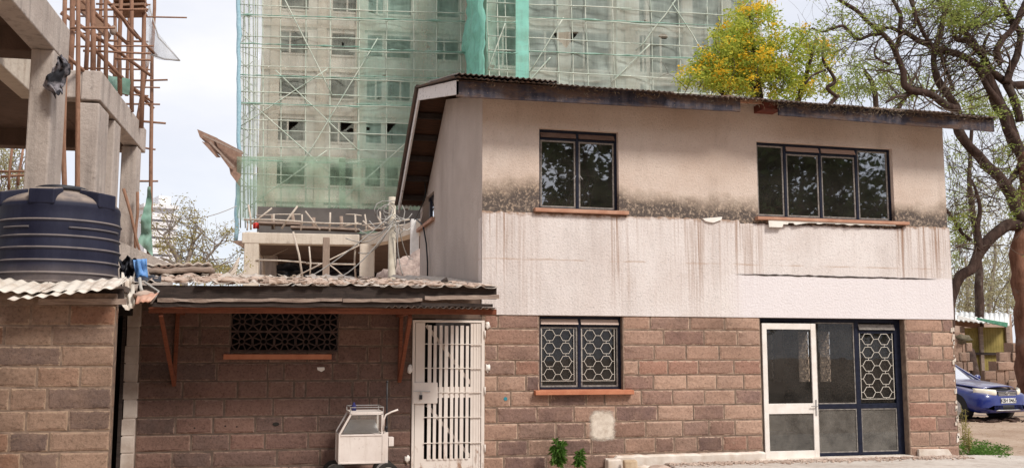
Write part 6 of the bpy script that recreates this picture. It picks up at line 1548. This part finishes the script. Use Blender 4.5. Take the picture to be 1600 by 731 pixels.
yard_tree(18.9, -12, 10, 3.0, 'thin leaved tree across the yard mirrored in the first wide pane', .42)
yard_tree(27.5, -12, 10, 3.0, 'sparse branched tree across the yard mirrored in the last wide pane', .38)

# ================================================================== BLUE CAR
random.seed(14)
GZ0 = 0.0
cc = PZ(1531, 655, 0)
car = empty('parked_car', (0, 0, 0), 0, 'dusty blue saloon car with its bonnet slightly ajar, half hidden by the house', 'car')
hd = math.atan2(-math.cos(math.radians(38-14)), math.sin(math.radians(38-14)))
car.location = (0, 0, 0)
def half_ring(w_, zb__, zm_, zt_, round_=.06):
    pts = [(-w_*.9, zb__), (-w_, zb__+.10), (-w_*1.0, zm_-.15), (-w_*.985, zm_), (-w_*.93, zt_-round_*.7), (-w_*.82, zt_-.012), (-w_*.45, zt_+.012), (0, zt_+.02)]
    return pts+[(-y, z) for y, z in pts[-2::-1]]
def loft(b, secs, cap=True, smooth=True):
    n = len(secs[0][1]); vs = [(x, y, z) for x, r_ in secs for y, z in r_]; fs = []
    for i in range(len(secs)-1):
        for k in range(n-1): fs.append((i*n+k, i*n+k+1, (i+1)*n+k+1, (i+1)*n+k))
        fs.append((i*n+n-1, i*n, (i+1)*n, (i+1)*n+n-1))
    if cap: fs.append(tuple(range(n-1, -1, -1))); fs.append(tuple((len(secs)-1)*n+k for k in range(n)))
    b.add(vs, fs, smooth)
# x forward, front axle at x=0
body = [(.80, half_ring(.50, .28, .42, .52)), (.765, half_ring(.66, .22, .45, .60)), (.70, half_ring(.755, .20, .48, .655)), (.55, half_ring(.815, .20, .52, .70)), (.30, half_ring(.84, .24, .60, .76)), (0, half_ring(.845, .30, .66, .82)), (-.5, half_ring(.85, .20, .68, .90)), (-1.2, half_ring(.85, .18, .70, .93)), (-2.2, half_ring(.85, .18, .72, .95)), (-2.9, half_ring(.84, .24, .74, .98)), (-3.3, half_ring(.80, .28, .72, .97)), (-3.5, half_ring(.70, .35, .65, .90))]
b = MB(); loft(b, body[::-1]); b.build('body', M['car'], car)
b = MB()   # bonnet, lifted a little at the front
n_ = 12
def bon(u, v):
    x = .66-1.18*v; w_ = (.60+.16*v**.5)*(1-.10*(1-v)**3); y = (u-.5)*2*w_
    return Vector((x-.10*abs(u-.5)**2*4*(1-v), y, .755+.19*v**.8+.045*(1-v)-.05*(abs(u-.5)*2)**3))
b.sheet(bon, 16, 12); b.build('bonnet', M['car'], car, solid=.015)
b = MB(); b.sheet(lambda u, v: Vector((.645-.03*v-.18*(abs(u-.5)*2)**2, (u-.5)*1.16, .64+.12*v)), 12, 2); b.build('engine_gap', M['car_dark'], car)
gh = [(-.52, .66, .91), (-1.22, .585, 1.36), (-1.75, .58, 1.42), (-2.4, .58, 1.38), (-3.0, .64, .98)]
b = MB(); secs = [(x, [(-w_-.05, .88), (-w_, z), (-w_*.5, z+.03), (0, z+.04), (w_*.5, z+.03), (w_, z), (w_+.05, .88)]) for x, w_, z in gh[1:4]]
loft(b, [(-1.25, [(-.56, 1.33), (-.53, 1.37), (-.27, 1.40), (0, 1.41), (.27, 1.40), (.53, 1.37), (.56, 1.33)]), (-1.75, [(-.57, 1.36), (-.54, 1.41), (-.27, 1.44), (0, 1.45), (.27, 1.44), (.54, 1.41), (.57, 1.36)]), (-2.45, [(-.56, 1.31), (-.53, 1.36), (-.27, 1.39), (0, 1.40), (.27, 1.39), (.53, 1.36), (.56, 1.31)])][::-1]); b.build('roof', M['car'], car)
b = MB(); b.sheet(lambda u, v: Vector((-.52-.73*v-.10*(abs(u-.5)*2)**2*(1-v), (u-.5)*2*(.68-.13*v), .93+.44*v)), 10, 6); b.build('windscreen', M['windscreen'], car)
b = MB(); b.sheet(lambda u, v: Vector((-3.0+.58*v, (u-.5)*2*(.66-.12*v), .97+.40*v)), 8, 4); b.build('rear_screen', M['windscreen'], car)
for s_ in (-1, 1):
    b = MB(); b.add([(-.62, s_*.75, .93), (-2.95, s_*.75, .96), (-2.45, s_*.565, 1.32), (-1.28, s_*.565, 1.34)], [(0, 1, 2, 3)]); b.build('side_window', M['windscreen'], car)
    b = MB(); b.bar((-.50, s_*.70, .91), (-1.25, s_*.57, 1.35), .05, .04); b.build('window_pillar', M['car'], car); b = MB(); b.bar((-1.85, s_*.76, .93), (-1.85, s_*.57, 1.36), .05, .07); b.build('window_pillar', M['car'], car)
    b = MB()
    def hl(u, v):
        a = u; yy = s_*(.36+.40*a); top = .725+.04*a; bot = .575+.06*a+.02*(1-a)
        return Vector((.745-.02*a-.28*a**2.2+.02*math.sin(PI*v), yy, bot+(top-bot)*v))
    b.sheet(hl, 12, 5); b.build('headlight', M['lens'], car, solid=.03)
    b = MB(); b.blob((-.72, s_*.90, .98), (.07, .10, .07), 10, 8, 0); b.build('mirror', M['car'], car)
for i in range(3):
    b = MB(); b.bar((.775, -.30, .665-i*.032), (.775, .30, .665-i*.032), .012, .016); b.build('grille_bar', M['chrome'], car)
b = MB(); b.box(.72, -.31, .585, .768, .31, .69); b.build('grille_back', M['car_dark'], car)
b = MB(); b.tube([Vector((.79, .055*math.cos(t*PI/8), .645+.036*math.sin(t*PI/8))) for t in range(17)], .008, 6); b.bar((.79, 0, .61), (.79, 0, .68), .012, .012); b.bar((.79, -.03, .65), (.79, .03, .65), .012, .012); b.build('emblem', M['chrome'], car)
b = MB(); b.sheet(lambda u, v: Vector((.795-.19*(abs(u-.5)*2)**2.5, (u-.5)*1.3, .27+.115*v)), 14, 2); b.build('lower_grille', M['car_dark'], car, solid=.03)
b = MB(); b.tube([Vector((.83-.19*(abs(k/14-.5)*2)**2.5, (k/14-.5)*1.36, .262)) for k in range(15)], .018, 6); b.build('bumper_lip', M['chrome'], car)
b = MB(); b.box(.795, -.26, .425, .812, .26, .54); pl = b.build('number_plate', M['plate'], car, bevel=.004)
fc = bpy.data.curves.new('lettering', 'FONT'); fc.body = 'KBH 046Z'; fc.size = .125; fc.align_x = 'CENTER'; fc.align_y = 'CENTER'; fc.extrude = .001; fc.offset = .0025
fo = bpy.data.objects.new('lettering', fc); COL.objects.link(fo); bpy.context.view_layer.update()
me = bpy.data.meshes.new_from_object(fo); bpy.data.objects.remove(fo); me.materials.clear(); me.materials.append(M['ink'])
lo = bpy.data.objects.new('lettering', me); COL.objects.link(lo); lo.parent = pl; lo.matrix_local = Matrix.Translation((.8145, 0, .482)) @ Matrix(((0, 0, 1, 0), (1, 0, 0, 0), (0, 1, 0, 0), (0, 0, 0, 1)))
for (x, s_) in ((0, -1), (0, 1), (-2.5, -1), (-2.5, 1)):
    b = MB(); b.tube([(x, s_*.84, .29), (x, s_*.62, .29)], .29, 26); wq = b.build('wheel', M['rubber'], car, bevel=.02)
    b = MB(); b.tube([(x, s_*.848, .29), (x, s_*.80, .29)], .19, 20); b.build('rim', M['chrome'], wq)
    b = MB(); b.tube([(x, s_*.846, .30), (x, s_*.60, .30)], .345, 26); b.build('wheel_arch', M['car_dark'], car)
hdg = math.radians(-90-14+27)
car.location = (cc.x, cc.y, 0); car.rotation_euler = (0, 0, hdg)

# ================================================================== SHED AND RUINED WALL AT THE RIGHT
YS = 27.0
sh = empty('yellow_shed', (0, 0, 0), 0, 'mustard yellow sheet panel shed with a pale roof behind the blue car', 'shed')
for (a_, c_, y0_, y1_) in ((1505, 1530, 512, 552), (1530, 1572, 511, 552), (1505, 1533, 553, 605), (1533.5, 1572, 552.5, 605)):
    A = P(a_, y1_, YS); B = P(c_, y0_, YS); b = MB(); n_ = int((B.x-A.x)/.06); 
    b.sheet(lambda u, v: Vector((A.x+(B.x-A.x)*u, YS+.004*math.cos(u*(B.x-A.x)/.10*2*PI), (0 if y1_ > 590 else A.z)+(B.z-(0 if y1_ > 590 else A.z))*v)), n_*2, 1, False); b.build('wall_panel', M['yellow'], sh, solid=.02)
for p_ in (1503, 1531.5, 1573):
    b = MB(); q = P(p_, 510, YS-.06); b.box(q.x-.06, YS-.1, 0, q.x+.06, YS-.03, q.z); b.build('post', M['wood_grey'], sh)
b = MB(); b.bar(P(1505, 552, YS-.08), P(1574, 552.5, YS-.08), .05, .08); b.build('rail', M['wood_dark'], sh)
b = MB(); b.prism([P(1480, 506, YS), P(1531, 513, YS), P(1531, 500, YS), P(1480, 498, YS)], (0, .1, 0)); b.build('brown_board', M['wood_brown'], sh)
b = MB(); a0, a1, a2, a3 = P(1478, 499, YS-.8), P(1577, 508, YS-.8), P(1577, 490, YS+3), P(1478, 487, YS+3)
b.sheet(lambda u, v: a0.lerp(a1, u).lerp(a3.lerp(a2, u), v)+Vector((0, 0, .02*math.cos(u*80))), 160, 2); b.build('roof_sheet', M['tin_shed'], sh, solid=.02)
b = MB(); b.prism([P(1527, 499, YS-.85), P(1574, 511, YS-.85), P(1575, 504, YS-.85), P(1527, 496, YS-.85)], (0, .04, 0)); b.build('fascia_board', M['green_board'], sh)
b = MB(); b.prism([P(1497, 498, YS-.84), P(1526, 503, YS-.84), P(1526, 500.5, YS-.84), P(1497, 492.5, YS-.84)], (0, .04, 0)); b.build('fascia_board', M['tin_shed'], sh)
b = MB(); A, B = P(1490, 489, 32), P(1580, 487, 32); b.box(A.x, 32, 0, B.x, 32.3, A.z); bw = b.build('boundary_wall', simple('low brown wall', (.28,.19,.14), (.40,.3,.24), 2, .95), None); tag(bw, 'brown boundary wall peeping over the pale shed roof', 'wall')
def ruin(label, profile, Y, h0=.27, dep=.35):
    """profile: list of (x0,x1,ytop) px columns of rough stones"""
    o = empty('ruined_wall', (0, 0, 0), 0, label, 'wall')
    for r_ in range(12):
        z0_ = r_*h0
        x_ = None
        for (x0p, x1p, yt_) in profile:
            a, c, zt_ = P(x0p, 560, Y).x, P(x1p, 560, Y).x, P(x0p, yt_, Y).z
            if z0_+h0*.6 > zt_: continue
            x = a-(.15 if r_ % 2 else 0)
            while x < c-.08:
                w_ = U(.3, .5); b = MB(); m0 = brick_mesh(min(w_, c+.05-x)-.02, h0-.02, M['stone_old'], random.randrange(4))
                ob = bpy.data.objects.new('stone', m0); COL.objects.link(ob); ob.parent = o; ob.location = (x+w_/2, Y+U(-.05, .05), z0_+h0/2); ob.rotation_euler = (0, 0, U(-.06, .06)); ob.scale = (1, 1, U(.95, 1.0))
                x += w_
            b = MB(); b.box(a+.02, Y+.02, z0_, c-.01, Y+dep, z0_+h0); b.build('core', M['stone_old'], o)
    return o
ruin('stub of old stone wall with a mossy rounded top at the house corner', [(1487, 1505, 522), (1505, 1512, 527)], 24.5)
ruin('stepped ruin of rough stone blocks below the big trunk', [(1545, 1556, 573), (1556, 1569, 563), (1569, 1582, 545), (1582, 1640, 541)], 25.3)
b = MB(); c = P(1500, 524, 24.4); b.blob((c.x+.12, 24.65, c.z-.12), (.32, .25, .13), 14, 8, .35, 6); o_ = b.build('mossy_stone', simple('mossy stone', (.06,.055,.03), (.16,.13,.09), 5, .95, .5, 20), None); tag(o_, 'dark mossy boulder capping the old stone stub', 'stone')
b = MB(); b.tube([P(1515, 548, 25), P(1522, 580, 24.6), P(1526, 600, 24.4)], .14, 8); o_ = b.build('propped_log', M['bark'], None); tag(o_, 'dark log propped against the yellow shed', 'log')

# ================================================================== SMALL THINGS ON THE GROUND
random.seed(77)
def weed(px, py, h, n, label, Y=YF-.28, w_=.17, droop=.5):
    o = empty('weed', (0, 0, 0), 0, label, 'plant'); c = P(px, py, Y); c.z = max(.0, c.z-.02)
    sb = MB(); lb = MB()
    for s_ in range(n):
        t = U(0, 2*PI); top = c+Vector((U(-.4, .4)*w_, U(-.4, .2)*w_, h*U(.65, 1))); sb.tube([c+Vector((U(-.02, .02), 0, 0)), c.lerp(top, .5), top], .006, 5)
        k = int(12*h/.3)
        for i in range(k*3):
            u = .15+.85*i/(k*3); p = c.lerp(top, u); a = U(0, 2*PI); ln = U(.07, .13)*(1.1-.4*u); d = Vector((math.cos(a), math.sin(a), U(.1, .9) if u > .8 else U(-.5, .5))).normalized(); sd_ = d.cross(Vector((0, 0, 1))).normalized()*ln*.13
            q = p+d*ln*.55+Vector((0, 0, .01)); e = p+d*ln-Vector((0, 0, ln*droop*.6)); lb.add([p, q+sd_, e, q-sd_], [(0, 1, 2), (0, 2, 3)])
    sb.build('stem', M['leaf_weed'], o); lb.build('leaves', M['leaf_weed'], o); return o
weed(872, 726, .36, 7, 'taller leafy green weed at the foot of the wall left of the stones')
weed(905, 727, .24, 4, 'smaller pale green weed right of the taller one at the wall foot', w_=.12)
b = MB()
for k in range(9):
    p = P(U(1505, 1520), 715, 13.4); p.z = 0; h = U(.4, .8); top = p+Vector((U(-.15, .15), U(-.2, .2), h)); b.tube([p, p.lerp(top, .5)+Vector((U(-.04, .04), 0, 0)), top], .004, 4)
    for i in range(26): q = p.lerp(top, U(.2, 1)); leaf_clump(b, q, .06, 2, .035)
o_ = b.build('dry_weed', M['leaf_small'], None); tag(o_, 'tall dry weed at the right corner of the house', 'plant')
b = MB()
for k in range(150):
    u = R(); p = PZ(1500+78*u, 716+U(-12, 10)-10*(1-u), .0); p.z = U(.02, .20*(1-.6*u)); leaf_clump(b, p, .07, 16, .05, .6)
o_ = b.build('ground_creeper', M['leaf_weed'], None); tag(o_, 'low green creeper spreading from the right corner of the house', 'plant')
def stone(c, r_, label, mat, seed, cubic=False, name='loose_stone'):
    b = MB()
    if cubic:
        b.box(-r_[0], -r_[1], -r_[2], r_[0], r_[1], r_[2]); o = b.build(name, M[mat], None, bevel=.02); o.location = c; o.rotation_euler = (U(-.05, .05), U(-.04, .04), U(-.3, .3))
    else:
        b.blob((0, 0, 0), r_, 14, 9, .22, seed); o = b.build(name, M[mat], None); o.location = c
    return tag(o, label, 'stone')
c = P(984.5, 722, YF-.32); stone((c.x, c.y, .085), (.088, .07, .095), 'squarish tan stone block standing before the wall foot', 'stone_pale', 1, True)
c = P(1030, 728, YF-.4); stone((c.x, c.y, .04), (.17, .13, .075), 'flat brownish stone right of the tan block', 'rubble', 2)
c = P(895, 733, YF-.75); stone((c.x-.03, c.y, .0), (.50, .35, .13), 'broad grey boulder below the two weeds', 'concrete', 3, name='boulder')
c = P(958, 727, YF-.15); stone((c.x, c.y, .09), (.10, .06, .09), 'pale plaster block left of the tan stone', 'plinth', 4, True, 'plaster_block')
c = P(1005, 727, YF-.28); stone((c.x, c.y, .05), (.13, .07, .05), 'pale lump of plaster between the tan and brown stones', 'plinth', 6)
b = MB()
for k in range(1500):
    x = U(4.9, 9.9); y = YF-.08-abs(random.gauss(0, .16)); s_ = U(.006, .022)
    z_ = .0 if x < 5.3 else .092
    b.blob((x, y, z_+s_*.3), (s_*1.3, s_, s_*.7), 5, 3, .3, k, False)
o_ = b.build('gravel', M['rubble'], None); tag(o_, 'loose grit and crumbs along the foot of the wall', 'gravel', kind='stuff')
b = MB()
for k in range(1600):
    x = U(10.2, 24); y = U(13, 27); s_ = U(.015, .05); t = U(0, 6); d = Vector((math.cos(t), math.sin(t), 0))*s_; e = Vector((-d.y, d.x, 0))*.4
    p = Vector((x, y, .012+R()*.02)); b.add([p-d, p-e, p+d+Vector((0, 0, .01)), p+e], [(0, 1, 2, 3)])
o_ = b.build('fallen_leaves', simple('fallen leaves', (.20,.12,.07), (.46,.34,.22), 30, .95), None); tag(o_, 'dry leaves strewn over the yard at the right', 'fallen leaves', kind='stuff')
b = MB()
for k in range(260):
    q = PZ(1520, 655, 0); x = q.x+random.gauss(0, .45); y = q.y-.3+random.gauss(0, .3); s_ = U(.02, .08); b.blob((x, y, s_*.3), (s_*1.5, s_, s_*.5), 5, 3, .4, k, False)
o_ = b.build('brush_pile', M['bark'], None); tag(o_, 'dark litter and brush under the front of the blue car', 'litter', kind='stuff')
